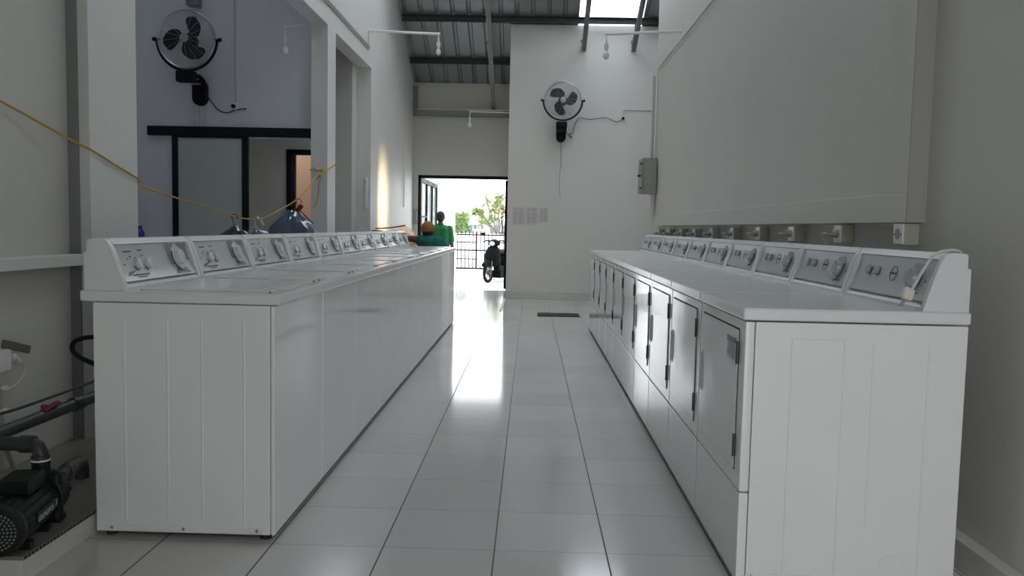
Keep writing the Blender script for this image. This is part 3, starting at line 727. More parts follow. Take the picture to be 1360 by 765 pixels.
# ================================================================ FANS
def fan(name, c, basez, wally, label, ph, tilt=0.0, basedx=0.0):
    """c: centre of cage; faces -y; hangs off a bracket at basez on the wall plane wally"""
    t = tag(empty(name, (c[0], wally, basez)), label, 'fan', 'wall fans')
    R_ = .283; ox, oy, oz = 0, c[1] - wally, c[2] - basez
    g = MB()
    for r, yy, rad in ((R_, 0, .008), (R_ * .985, .05, .004)):
        g.tube([(ox + r * math.cos(a), oy + yy, oz + r * math.sin(a)) for a in [2 * PI * k / 48 for k in range(48)]], rad, 6, closed=True)
    for k in range(1, 11):
        r = .05 + (R_ - .05) * k / 11; yy = -.055 * math.cos(PI / 2 * (r / R_) ** 1.6)
        for sg in (1, -1):
            g.tube([(ox + r * math.cos(a), oy + (yy if sg > 0 else .05 - yy * .8), oz + r * math.sin(a)) for a in [2 * PI * q_ / 40 for q_ in range(40)]], .0013, 3, closed=True)
    for k in range(16):
        a = 2 * PI * k / 16 + .1
        for sg in (1, -1):
            pts_ = []
            for j in range(7):
                r = .045 + (R_ - .045) * j / 6; yy = -.055 * math.cos(PI / 2 * (r / R_) ** 1.6)
                pts_.append((ox + r * math.cos(a), oy + (yy if sg > 0 else .05 - yy * .8), oz + r * math.sin(a)))
            g.tube(pts_, .0016, 4)
    g.build('cage', STEEL, t)
    MB().cyl((ox, oy - .062, oz), (ox, oy - .050, oz), .045, .048, 28, bev=.003).build('hub_badge', STEEL, t)
    for k in range(3):
        b = MB(); a0 = ph + 2 * PI * k / 3; rings = []
        NR, NA = 9, 9
        for j in range(NR):
            r = .045 + (.235 - .045) * j / (NR - 1); row = []
            sw = .95 * (r / .235) ** 1.0; wid = .28 + .50 * math.sin(PI * min(1, (r - .02) / .235) ** .8)
            if j == NR - 1: wid *= .75
            for i in range(NA):
                aa = a0 + sw + wid * (i / (NA - 1) - .5) * 1.7
                rr_ = r - .03 * abs(i / (NA - 1) - .35) * (j / NR)
                row.append(b.bm.verts.new((ox + rr_ * math.cos(aa), oy + .005 + .035 * (i / (NA - 1) - .5), oz + rr_ * math.sin(aa))))
            rings.append(row)
        for j in range(NR - 1):
            for i in range(NA - 1): b.bm.faces.new((rings[j][i], rings[j][i + 1], rings[j + 1][i + 1], rings[j + 1][i]))
        bo = b.build('blade', BLACK, t); sm = bo.modifiers.new('thick', 'SOLIDIFY'); sm.thickness = .004
    m = MB(); m.cyl((ox, oy - .03, oz), (ox, oy + .04, oz), .05, n=24); m.cyl((ox, oy + .06, oz), (ox, oy + .17, oz), .075, .065, 24, bev=.01); m.build('motor', BLACK, t)
    # yoke
    m = MB(); R2 = R_ + .022
    m.tube([(ox + R2 * math.cos(a), oy + .02, oz + R2 * math.sin(a)) for a in [PI + PI * k / 24 for k in range(25)]], .013, 8); m.build('yoke', BLACK, t)
    for s in (-1, 1):
        m = MB(); m.cyl((ox + s * (R_ - .01), oy + .02, oz), (ox + s * (R_ + .055), oy + .02, oz), .009, n=10); m.cyl((ox + s * (R_ + .035), oy + .02, oz), (ox + s * (R_ + .062), oy + .02, oz), .022, .018, 14); m.build('clamp_knob', BLACK, t)
    return t, (ox, oy, oz, R2)
t, (ox, oy, oz, R2) = fan('wall_fan', (-3.475, 8.25, 2.955), 2.47, 8.55, 'black and steel wall fan in the left room above the sliding door', math.radians(20))
m = MB(); m.box((ox - .10, oy - .035, oz - R2 - .115), (ox + .08, oy + .075, oz - R2 - .005), .012); m.build('gearbox', BLACK, t)
m = MB(); m.tube(smooth_path([(ox + .02, oy + .03, oz - R2 - .10), (.07, -.20, .14), (.10, -.12, .10), (.06, -.05, .02)]), .022, 10); m.build('arm', BLACK, t)
m = MB(); m.prism([(.03 + .075 * math.cos(a) * (1 if abs(math.sin(a)) > -1 else 1), (.055 if math.sin(a) > 0 else -.055) + .075 * math.sin(a)) for a in [2 * PI * k / 32 for k in range(32)]], 1, -.06, 0); m.build('wall_base', BLACK, t)
MB().box((-.05, -.064, .075), (.05, -.060, .10)).build('base_label', STEEL, t)
t, (ox, oy, oz, R2) = fan('wall_fan', (.455, 12.93, 3.135), 2.66, BY, 'black and steel wall fan on the end wall under the skylight', math.radians(-30))
m = MB(); m.box((-.095, -.33, .06), (.075, -.20, .15), .01); m.box((-.09, -.30, -.02), (.07, -.14, .12), .01); m.build('gearbox', BLACK, t)
m = MB(); m.prism([(-.01 + .075 * math.cos(a), (.05 if math.sin(a) > 0 else -.07) + .075 * math.sin(a)) for a in [2 * PI * k / 32 for k in range(32)]], 1, -.15, 0); m.build('wall_base', BLACK, t)
MB().box((-.06, -.155, .0), (.045, -.150, .035)).build('base_label', PVCW, t)
m = MB(); m.tube(smooth_path([(-.02, -.155, -.14), (-.005, -.152, -.45), (-.02, -.15, -.80), (.0, -.15, -1.02)]), .003, 6); m.tube([(.005, -.152, -.14), (.01, -.15, -.55)], .0025, 5); m.build('pull_cord', CABLE, t)
MB().cyl((-.02, 0, -.13), (-.02, -.012, -1.0), .002, n=5)

# fan power leads and sockets
tag(MB().tube(smooth_path([(.53, BY - .10, 2.66), (.60, BY - .03, 2.60), (.62, BY - .02, 2.59), (.575, BY - .03, 2.66), (.63, BY - .02, 2.66), (.66, BY - .02, 2.78), (.70, BY - .015, 2.88), (.76, BY - .015, 2.915), (.86, BY - .015, 2.89), (1.0, BY - .015, 2.90), (1.12, BY - .015, 2.92), (1.22, BY - .015, 2.90), (1.30, BY - .015, 2.865), (1.37, BY - .015, 2.87), (1.425, BY - .03, 2.91)], 5), .005, 6).build('fan_lead', CABLE), 'thin dark lead wandering from the end wall fan to its socket', 'cable')
t = tag(empty('plug_socket', (1.43, BY, 2.915)), 'small socket with a black plug on the end wall right of the fan', 'wall socket')
MB().box((-.035, -.012, -.035), (.035, 0, .035), .004).build('socket_plate', PAINT, t); MB().cyl((0, -.012, 0), (0, -.05, 0), .022, .018, 14).build('plug', BLACK, t)
conduit('wall_conduit', [(1.43, BY - .008, 2.96), (1.43, BY - .008, 3.04), (1.46, BY - .008, 3.045), (2.39, BY - .008, 3.045)], .009, PVCG, 'thin bent conduit from the small socket to the corner of the end wall')
tag(MB().tube(smooth_path([(-3.38, 8.48, 2.47), (-3.33, 8.53, 2.38), (-3.26, 8.535, 2.30), (-3.17, 8.535, 2.275), (-3.10, 8.53, 2.30), (-3.02, 8.535, 2.315), (-2.97, 8.53, 2.32)], 6), .006, 6).build('fan_lead', CABLE), 'dark lead curving from the left room fan to its socket', 'cable')
t = tag(empty('plug_socket', (-3.085, 8.55, 2.34)), 'small round white socket with a black plug right of the left room fan', 'wall socket')
MB().cyl((0, 0, 0), (0, -.025, 0), .042, .038, 24, bev=.003).build('socket_plate', PVCW, t); MB().cyl((-.015, -.025, 0), (-.015, -.055, 0), .022, .02, 14).build('plug', BLACK, t)
conduit('wall_conduit', [(-3.085, 8.54, 2.385), (-3.10, 8.54, 4.6)], .006, PVCG, 'long thin upright conduit above the left room socket')
conduit('wall_conduit', [(-3.49, 8.542, 2.14), (-3.49, 8.542, 2.40)], .006, PVCW, 'left one of two thin pipes under the left room fan')
conduit('wall_conduit', [(-3.455, 8.542, 2.14), (-3.455, 8.542, 2.40)], .006, PVCW, 'right one of two thin pipes under the left room fan')
tag(MB().box((-3.56, 8.44, 3.34), (-3.43, 8.55, 3.44), .01).build('junction_box', GALV), 'small metal box above the left room fan at the top of the picture', 'box')

# papers and drain
for k, (x0, x1, z0, z1) in enumerate(((-.30, -.10, 1.20, 1.475), (-.08, .115, 1.21, 1.48), (.13, .275, 1.235, 1.475))):
    t = tag(empty('notice_sheet', ((x0 + x1) / 2, BY, (z0 + z1) / 2)), ['left one of three faded paper notices on the end wall', 'middle one of three faded paper notices on the end wall', 'right, smallest of three faded paper notices on the end wall'][k], 'notice', 'paper notices on the end wall')
    hw, hh = (x1 - x0) / 2, (z1 - z0) / 2
    MB().box((-hw, -.004, -hh), (hw, -.001, hh)).build('paper', PAPER, t, smooth=False)
    m = MB(); rr = random.Random(k + 2)
    for j in range(9):
        z = hh * .8 - j * hh * .19
        if rr.random() < .15: continue
        m.box((-hw * .7, -.0055, z - .004), (-hw * .7 + hw * rr.uniform(.25, .45), -.0045, z + .004)); m.box((0, -.0055, z - .004), (hw * rr.uniform(.45, .8), -.0045, z + .004))
    m.build('printed_lines', FADED, t, smooth=False)
t = tag(empty('floor_drain', (.39, 10.85, 0)), 'dark red-brown slotted drain grate set in the floor before the end wall', 'drain grate')
DR = mat('rusty_grate', (.10, .045, .04), .5, metal=.3)
MB().box((-.28, -.20, .001), (.28, .20, .004)).build('drain_pan', DARKGAP, t, smooth=False)
m = MB(); m.box((-.28, -.20, .003), (.28, -.18, .009)); m.box((-.28, .18, .003), (.28, .20, .009)); m.box((-.28, -.01, .003), (.28, .01, .009))
x = -.28
while x <= .275: m.box((x, -.20, .003), (x + .014, .20, .009)); x += .0245
m.build('drain_grid', DR, t, smooth=False)

# ================================================================ LEFT ROOM: sliding door
t = empty('door_2', (0, 8.55, 0)); struct(t)
m = MB(); m.box((-3.995, -.06, 2.03), (-2.272, 0, 2.125), .004); m.build('door_rail', BLACKM, t)
m = MB(); m.box((-3.74, -.05, .02), (-3.68, -.012, 2.03)); m.box((-3.01, -.05, .02), (-2.945, -.012, 2.03)); m.box((-3.68, -.05, .02), (-3.01, -.012, .09)); m.box((-3.68, -.05, 2.01), (-3.01, -.012, 2.03)); m.build('door_frame', BLACKM, t, smooth=False)
MB().box((-3.69, -.036, .08), (-3.0, -.026, 2.015)).build('door_pane', FROST, t, smooth=False)
struct(MB().box((-3.80, 8.551, 0), (-3.0, 8.70, 2.03)).build('wall_behind_sliding_door', PAINTB, smooth=False))
t = empty('door_3', (0, 10.35, 0)); struct(t)
m = MB(); m.box((-3.09, -.03, 0), (-3.03, .13, 2.07)); m.box((-3.09, -.03, 2.01), (-2.55, .13, 2.07)); m.box((-2.60, -.03, 0), (-2.55, .13, 2.07)); m.build('door_frame', BLACKM, t, smooth=False)
m = MB(); m.box((-3.03, .04, 0), (-3.00, .10, 2.01)); m.build('door_stop', GALVD, t, smooth=False)

# table and blue bottle in the left room
t = tag(empty('side_table', (-4.0, 8.05, 0)), 'small table against the back wall of the left room', 'table')
MB().box((-.35, -.25, .80), (.35, .25, .83), .005).build('table_top', WOOD, t)
for x in (-.31, .31):
    for y in (-.21, .21): MB().box((x - .02, y - .02, 0), (x + .02, y + .02, .80)).build('leg', WOOD, t, smooth=False)
t = tag(empty('water_bottle', (-3.845, 8.0, .83)), 'dark blue bottle standing behind the near column in the left room', 'bottle')
BB = mat('blue_bottle_plastic', (.02, .05, .30), .2)
m = MB(); m.cyl((0, 0, 0), (0, 0, .20), .042, n=20, bev=.006); m.cyl((0, 0, .20), (0, 0, .235), .042, .018, 20); m.build('bottle_body', BB, t); MB().cyl((-.0, 0, .235), (0, 0, .262), .02, n=16, bev=.003).build('bottle_cap', INK, t)
MB().cyl((0, 0, .07), (0, 0, .14), .0428, n=20, cap=False).build('bottle_label', mat('pale_label', (.45, .55, .7), .5), t)

# ================================================================ ROPE, HANGERS, BAGGED CLOTHES
X0 = PX + .008
rp = smooth_path([(-2.19, 2.4, 1.80), (-2.19, 3.2, 1.66), (-2.142, 3.80, 1.515), (X0, 3.88, 1.478), (X0, 4.10, 1.425), (X0, 4.355, 1.362), (PX - .05, 4.37, 1.35), (PX - .03, 4.60, 1.318), (-2.1, 5.2, 1.248), (-2.1, 5.76, 1.192), (-2.1, 6.07, 1.174), (-2.1, 6.38, 1.180), (-2.1, 6.8, 1.255), (-2.1, 7.23, 1.337), (-2.1, 7.7, 1.478), (-2.12, 8.10, 1.62), (X0 + .0, 8.42, 1.70), (X0, 8.60, 1.745), (X0, 8.775, 1.785)], 5)
t = tag(MB().tube(rp, .005, 8).build('rope', ROPE), 'yellow rope strung along the left side from wall to column', 'rope')
m = MB(); m.tube(smooth_path([(PX + .01, 8.78, 1.785), (PX - .08, 8.80, 1.73), (PX - PT - .01, 8.60, 1.70), (PX - PT - .005, 8.42, 1.70), (PX - .08, 8.41, 1.685), (PX + .0, 8.41, 1.69)], 5), .005, 8)
m.tube(smooth_path([(PX - .14, 8.41, 1.72), (PX - .09, 8.395, 1.69), (PX - .04, 8.40, 1.70), (PX - .07, 8.39, 1.65), (PX - .10, 8.40, 1.60), (PX - .06, 8.395, 1.64), (PX - .075, 8.39, 1.55), (PX - .09, 8.395, 1.40), (PX - .125, 8.39, 1.31)], 5), .005, 8)
m.sph((PX - .05, 8.395, 1.685), .013, n=10); m.build('rope_knot', ROPE, t)
def hanger(name, c, hook_z, m_, width=.40, drop=.12):
    x, y = c; b = MB()
    hk = [(x + .022 * math.cos(a), y, hook_z - .004 + .022 * math.sin(a)) for a in [math.radians(d) for d in (-40, 0, 45, 90, 135, 180, 215)]]
    hk += [(x - .006, y, hook_z - .05), (x, y, hook_z - .075)]
    b.tube(smooth_path(hk, 3), .0035, 8)
    sz = hook_z - .075
    b.tube([(x, y, sz), (x - width / 2, y, sz - drop), (x - width / 2 + .01, y, sz - drop - .012), (x + width / 2 - .01, y, sz - drop - .012), (x + width / 2, y, sz - drop), (x, y, sz)], .005, 8)
    return b, sz
def garment(y, x, sz, wid, dep, zlow, slump=.10, seed=1, neck=.05):
    """hanging garment or cover: lofted rings from the neck down"""
    b = MB(); n = 28; rings = []; rr = random.Random(seed)
    prof = [(0, neck, .03), (.02, neck * 1.5, .04), (slump * .25, wid * .20, dep * .5), (slump * .55, wid * .33, dep * .7), (slump * .95, wid * .46, dep * .85), (slump * 1.5, wid * .5, dep), (slump * 2.2, wid * .50, dep * 1.05), (slump * 2.8, wid * .47, dep), (sz - zlow, wid * .45, dep * .9)]
    for j, (dz, hw, hd) in enumerate(prof):
        row = []
        for k in range(n):
            a = 2 * PI * k / n; w_ = 1 + (.06 * math.sin(5 * a + j) + rr.uniform(-.03, .03)) * (1 if j > 1 else .3)
            row.append(b.bm.verts.new((x + hw * math.cos(a) * w_, y + hd * math.sin(a) * w_, sz - dz + rr.uniform(-.004, .004))))
        rings.append(row)
    for j in range(len(rings) - 1):
        for k in range(n): b.bm.faces.new((rings[j][k], rings[j][(k + 1) % n], rings[j + 1][(k + 1) % n], rings[j + 1][k]))
    b.bm.faces.new(rings[0]); b.bm.faces.new(rings[-1][::-1]); return b
# big bagged bundle with a red hanger
t = tag(empty('bagged_clothes', (-2.10, 7.2, 0)), 'blue-grey clothes in clear plastic hanging on a red hanger from the rope', 'bagged clothes', 'laundry hanging on the yellow rope')
b, sz = hanger('h', (.055, 0), 1.345, PLASTIC_RED, .26, .12); b.box((.02, -.015, 1.26), (.10, .015, 1.30), .008, 2, Matrix.Rotation(math.radians(-50), 3, 'Y')); b.build('hanger', PLASTIC_RED, t)
garment(0, .0, 1.25, .42, .12, .55, .15, 3).build('clothes', CLOTHB, t)
garment(0, -.005, 1.262, .48, .15, .50, .16, 5).build('plastic_cover', FILM, t)
t = tag(empty('wire_hanger', (-2.105, 5.8, 0)), 'dark wire hanger with bagged garment, leftmost on the rope', 'hanger', 'laundry hanging on the yellow rope')
b, sz = hanger('h', (0, 0), 1.188, INK, .36, .10); b.build('hanger_wire', INK, t)
garment(0, 0, 1.115, .36, .06, .45, .16, 8, .02).build('dark_garment', mat('dark_cloth', (.03, .03, .035), .8, var=.4, scale=15), t)
garment(0, 0, 1.122, .40, .08, .42, .16, 9, .025).build('plastic_cover', FILM, t)
t = tag(empty('plastic_bag', (-2.08, 6.2, 0)), 'clear plastic bag knotted to the lowest point of the rope', 'plastic bag', 'laundry hanging on the yellow rope')
WP = mat('white_plastic_tie', (.6, .6, .58), .35)
m = MB(); m.tube(smooth_path([(-.012, 0, 1.11), (-.018, 0, 1.15), (-.005, 0, 1.185), (.01, -.012, 1.178), (.02, 0, 1.15)]), .009, 8); m.tube(smooth_path([(.03, -.01, 1.185), (.035, -.012, 1.16), (.05, -.01, 1.13)]), .008, 8, rs=None); m.sph((.01, -.004, 1.18), .013, n=8); m.build('bag_tie', WP, t)
garment(0, 0, 1.118, .38, .10, .5, .13, 12, .02).build('bag_film', FILM, t)
garment(0, 0, 1.085, .32, .07, .5, .13, 13, .03).build('folded_garment', mat('grey_cloth', (.25, .25, .26), .8, var=.3, scale=15), t)
# clear bag strip hanging by the third column
t = tag(garment(10.68, -2.155, 1.76, .05, .02, 1.36, .03, 21, .008).build('hanging_plastic_strip', mat('white_plastic_strip', (.7, .72, .75), .3)), 'narrow strip of white plastic hanging by the third column', 'plastic strip')

# ================================================================ TABLE WITH LAUNDRY, FAR LEFT
t = tag(empty('folding_table', (-1.80, 11.35, 0)), 'table behind the seated person piled with laundry', 'table')
MB().box((-.27, -1.0, .84), (.20, .85, .87), .005).build('table_top', WOOD, t)
for x in (-.23, .16):
    for y in (-.94, .80): MB().box((x - .02, y - .02, 0), (x + .02, y + .02, .84)).build('leg', GALVD, t, smooth=False)
def bundle(name, c, sz, m_, seed):
    b = MB(); b.sph((0, 0, 0), 1, sz, 28); rr = random.Random(seed)
    ph = [rr.uniform(0, 6) for _ in range(4)]
    for v in b.bm.verts:
        k = 1 + .07 * math.sin(5 * v.co.x / sz[0] + ph[0] + 3 * v.co.z / sz[2]) + .05 * math.sin(7 * v.co.y / sz[1] + ph[1])
        v.co *= k
        if v.co.z < -sz[2] * .6: v.co.z = -sz[2] * .6
    o = b.build(name, m_); o.location = (c[0], c[1], c[2] + sz[2] * .6); return o
tag(bundle('laundry_bundle', (-1.84, 11.42, .872), (.20, .46, .135), CLOTHC, 1), 'cream bundle of laundry on the far table left of the cap', 'laundry')
tag(bundle('laundry_bundle', (-1.86, 12.06, .872), (.17, .12, .16), CLOTHC, 2), 'cream laundry bundle at the back end of the far table', 'laundry')
tag(bundle('folded_cloth', (-1.74, 10.58, .872), (.13, .12, .05), CLOTHG, 3), 'muted green cloth lying on the front of the far table', 'cloth')
tag(MB().tube(smooth_path([(-1.98, 10.42, 1.10), (-1.78, 10.43, 1.115), (-1.60, 10.46, 1.15)]), .008, 8).build('flat_stick', WOOD), 'thin dark stick lying across the cream laundry bundle', 'stick')
tag(MB().box((-2.02, 10.38, .872), (-1.90, 10.50, 1.08), .01).build('detergent_box', mat('dark_carton', (.08, .05, .04), .7)), 'dark upright carton on the near corner of the far table', 'carton')

# ================================================================ PUMP CORNER
tag(MB().box((-2.19, 2.47, 0), (-1.575, 3.86, .078), .003).build('pump_plinth', TILEW), 'low white tiled plinth under the water pump', 'plinth')
m = MB(); m.box((-2.19, 2.465, .079), (-1.568, 3.86, .092), .002); pt = tag(m.build('plinth_tile', PEDT), 'brown tile slab topping the pump plinth', 'tile slab')
m = MB(); k = 2.47
while k < 3.85: m.box((-1.5685, k, .081), (-1.566, k + .012, .090)); k += .02
m.build('ragged_edge', DARKGAP, pt, smooth=False)
PB = mat('black_cast_iron', (.007, .008, .009), .45, var=.2, spec=.3)
t = tag(empty('water_pump', (-1.668, 2.62, .092), math.radians(12)), 'black electric water pump on the tiled plinth in the left corner', 'water pump'); t.scale = (.85, .85, .85)
m = MB(); m.cyl((0, -.19, .105), (0, .14, .105), .088, n=36, bev=.006)
for k in range(20):
    a = 2 * PI * k / 20; c_, s_ = math.cos(a), math.sin(a)
    m.box((c_ * .088 - .003, -.17, .105 + s_ * .088 - .003), (c_ * .088 + .003, .12, .105 + s_ * .088 + .003))
m.build('motor_body', PB, t)
m = MB(); m.cyl((0, -.235, .105), (0, -.19, .105), .094, .096, 36, bev=.008); fc = m.build('fan_cover', PB, t)
m = MB()
for r, n_ in ((.014, 6), (.027, 12), (.040, 18), (.053, 24), (.066, 30)):
    for k in range(n_):
        a = 2 * PI * k / n_; m.cyl((r * math.cos(a), -.2355, .105 + r * math.sin(a)), (r * math.cos(a), -.2375, .105 + r * math.sin(a)), .0042, n=6)
m.build('vent_hole', mat('vent_grey', (.20, .20, .21), .5), fc)
m = MB(); m.box((-.065, -.07, .185), (.06, .10, .245), .012, 3); m.build('terminal_box', PB, t)
m = MB(); m.box((-.095, .14, .0), (.095, .19, .215), .03, 3); m.cyl((0, .14, .108), (0, .255, .108), .105, .098, 32, bev=.012); m.cyl((0, .255, .108), (0, .29, .108), .05, .045, 24, bev=.005)
for k in range(8):
    a = 2 * PI * k / 8; m.cyl((.09 * math.cos(a), .18, .108 + .09 * math.sin(a)), (.09 * math.cos(a), .262, .108 + .09 * math.sin(a)), .010, n=8)
m.build('pump_head', PB, t)
m = MB(); m.cyl((0, .205, .20), (0, .205, .25), .034, .036, 24, bev=.004); m.build('outlet_port', PB, t)
m = MB(); m.box((-.08, -.14, 0), (.08, -.10, .03), .004); m.build('foot', PB, t); m = MB(); m.box((-.08, .05, 0), (.08, .09, .03), .004); m.build('foot', PB, t); m = MB(); m.box((-.09, .15, 0), (.09, .22, .02), .004); m.build('foot', PB, t)
def text(name, body, size, loc, rot, m_, parent=None):
    c = bpy.data.curves.new(name, 'FONT'); c.body = body; c.size = size; c.extrude = .0004; c.align_x = 'LEFT'
    o = bpy.data.objects.new(name, c); COL.objects.link(o); c.materials.append(m_)
    dg = bpy.context.evaluated_depsgraph_get(); me = bpy.data.meshes.new_from_object(o.evaluated_get(dg)); me.name = name
    bpy.data.objects.remove(o); me.materials.clear(); me.materials.append(m_)
    o = bpy.data.objects.new(name, me); COL.objects.link(o); o.location = loc; o.rotation_euler = rot
    if parent: o.parent = parent
    return o
MB().box((.088, -.10, .082), (.0935, .115, .128), .002).build('name_plate', PB, t)
text('lettering', 'GRUNDFOS', .030, (.0940, -.095, .090), (PI / 2, 0, PI / 2), mat('pale_print', (.55, .56, .57), .5), t)
text('lettering', 'X', .040, (.0940, .082, .092), (PI / 2, 0, PI / 2), mat('pale_print_2', (.55, .56, .57), .5), t)
# pipes
def pipe(name, pts_, r, label, fit=(), m_=PVCD):
    t = MB(); t.tube(pts_, r, 16); o = t.build(name, m_)
    tag(o, label, 'pipe')
    if fit:
        for p, q_ in fit: f = MB(); f.cyl(p, q_, r * 1.22, n=18, bev=.003); f.build('pipe_fitting', m_, o)
    return o
px, py = -1.704, 2.79
a = pipe('riser_pipe', [(px, py, .300), (px, py, .33), (px - .008, py, .350), (px - .03, py, .360), (-1.86, py, .360), (-1.90, py, .360), (-1.925, py + .01, .360), (-1.935, py + .04, .360), (-1.935, 3.3, .360), (-1.93, 4.2, .36)], .025,
         'dark grey pipe rising from the pump, turning left and running back along the wall', [((px, py, .300), (px, py, .322)), ((px - .02, py, .360), (px - .07, py, .360)), ((-1.88, py, .360), (-1.91, py, .360)), ((-1.935, py + .05, .36), (-1.935, py + .11, .36)), ((-1.935, 3.40, .36), (-1.935, 3.48, .36))])
MB().cyl((px, py, .303), (px, py, .309), .0315, n=18).build('white_tape', PVCW, a)
m = MB(); m.cyl((-1.935, 3.20, .38), (-1.935, 3.20, .405), .012, n=10); m.box((-1.945, 3.18, .385), (-1.915, 3.29, .396), .005, 2, Matrix.Rotation(math.radians(8), 3, 'X')); m.build('valve_lever', mat('red_valve_plastic', (.20, .015, .015), .5), a)
pipe('suction_pipe', [(-1.74, 2.95, .185), (-1.80, 3.18, .175), (-1.815, 3.24, .165), (-1.82, 3.26, .13), (-1.82, 3.26, .093)], .028, 'dark pipe leaving the pump head low towards the washers', [((-1.76, 3.04, .18), (-1.778, 3.10, .178))])
tag(MB().tube(smooth_path([(-1.575, 3.10, .66), (-1.62, 3.05, .705), (-1.69, 3.02, .700), (-1.715, 3.02, .668), (-1.69, 3.02, .635), (-1.63, 3.04, .60), (-1.575, 3.08, .56)], 6), .009, 10).build('hose_loop', BLACK), 'black hose loop sticking out behind the nearest washer', 'hose')
tag(MB().tube(smooth_path([(-2.16, 2.70, .40), (-2.05, 2.85, .41), (-1.96, 3.0, .42), (-1.94, 3.3, .425), (-1.92, 3.8, .44)], 6), .006, 8).build('pump_lead', CABLE), 'thin black lead lying along the pipe above the pump', 'cable')
# socket with flap on the left wall
t = tag(empty('flap_socket', (-2.2, 3.30, .565)), 'white wall socket with its dark flap open, low on the left wall', 'wall socket')
m = MB(); m.box((0, -.12, -.045), (.055, .03, .05), .006); m.build('socket_box', PVCW, t)
m = MB(); m.box((.04, -.02, .028), (.058, .16, .062), .004, 2, Matrix.Rotation(math.radians(-16), 3, 'X')); m.build('flap_cover', mat('smoked_flap', (.14, .12, .11), .35), t)
m = MB(); m.sph((.04, .055, .0), .022, n=14); m.sph((.05, .075, -.015), .014, n=10); m.build('adaptor_plug', WIREC, t)
m = MB(); m.tube(smooth_path([(.045, .085, -.01), (.05, .125, -.04), (.045, .10, -.10), (.035, .03, -.13), (.03, -.01, -.12), (.03, -.02, -.10)]), .005, 8); m.build('socket_lead', WIREC, t)
t = tag(MB().tube(smooth_path([(-2.185, 3.30, .46), (-2.185, 3.31, .30), (-2.185, 3.33, .20), (-2.175, 3.36, .12), (-2.17, 3.37, .093)], 4), .012, 10).build('wall_conduit', OUTL), 'ivory conduit running down from the flap socket to the plinth', 'conduit')
m = MB()
for z in (.44, .345, .23): m.box((-2.2, 3.29, z), (-2.165, 3.335, z + .012), .003)
m.build('conduit_clip', PVCW, t)

# ================================================================ PEOPLE
def body(name, segs, m_, parent=None, vox=.009, balls=(), sm=2):
    b = MB()
    for p0, r0, p1, r1 in segs:
        p0, p1 = Vector(p0), Vector(p1)
        n = 14; d = (p1 - p0)
        b.cyl(p0, p1, r0, r1, n); b.sph(p0, r0, n=n); b.sph(p1, r1, n=n)
    for c, r, sc in balls: b.sph(c, r, sc, 20)
    o = b.build(name, m_, parent)
    rm = o.modifiers.new('remesh', 'REMESH'); rm.mode = 'VOXEL'; rm.voxel_size = vox; rm.use_smooth_shade = True
    s_ = o.modifiers.new('smooth', 'SMOOTH'); s_.factor = .5; s_.iterations = sm
    return o
def hand(wrist, dirv, palmn, side, sc=1.0):
    """five tapered finger chains on a palm; dirv: along the fingers, palmn: palm normal, side: towards the thumb"""
    w = Vector(wrist); d = Vector(dirv).normalized(); p = Vector(palmn).normalized(); s_ = Vector(side).normalized(); seg = []
    base = w + d * .085 * sc
    for k in range(4):
        o = s_ * (.030 - .020 * k) * sc
        seg.append((w + o * .6, .013 * sc, base + o, .0115 * sc))
        ln = (.070, .078, .073, .058)[k] * sc
        a = base + o; b_ = a + (d * .9 + p * .25).normalized() * ln * .45; c = b_ + (d * .7 + p * .6).normalized() * ln * .32; e = c + (d * .4 + p * .8).normalized() * ln * .25
        seg += [(a, .0090 * sc, b_, .0082 * sc), (b_, .0082 * sc, c, .0075 * sc), (c, .0075 * sc, e, .0065 * sc)]
    t0 = w + d * .02 * sc + s_ * .022 * sc; t1 = t0 + (d * .6 + s_ * .7).normalized() * .038 * sc; t2 = t1 + (d * .9 + s_ * .25 + p * .3).normalized() * .030 * sc; t3 = t2 + (d + p * .4).normalized() * .024 * sc
    seg += [(t0, .013 * sc, t1, .0110 * sc), (t1, .0110 * sc, t2, .0095 * sc), (t2, .0095 * sc, t3, .0075 * sc)]
    return seg
def headballs(c, fw, s_=1.0):
    """skull, jaw, nose and ears; fw: unit horizontal facing"""
    c = Vector(c); f = Vector(fw); r = Vector((f.y, -f.x, 0))
    return [(c, .088 * s_, (.86, .98, 1.12)), (c + f * .02 * s_ - Vector((0, 0, .055 * s_)), .062 * s_, (.9, 1.0, .95)), (c + f * .092 * s_ - Vector((0, 0, .015 * s_)), .014 * s_, (.8, 1.1, 1.3)),
            (c + f * .083 * s_ - Vector((0, 0, .058 * s_)), .018 * s_, (1.4, .6, .45)),
            (c + r * .080 * s_ - Vector((0, 0, .01)), .020 * s_, (.4, .9, 1.3)), (c - r * .080 * s_ - Vector((0, 0, .01)), .020 * s_, (.4, .9, 1.3))]
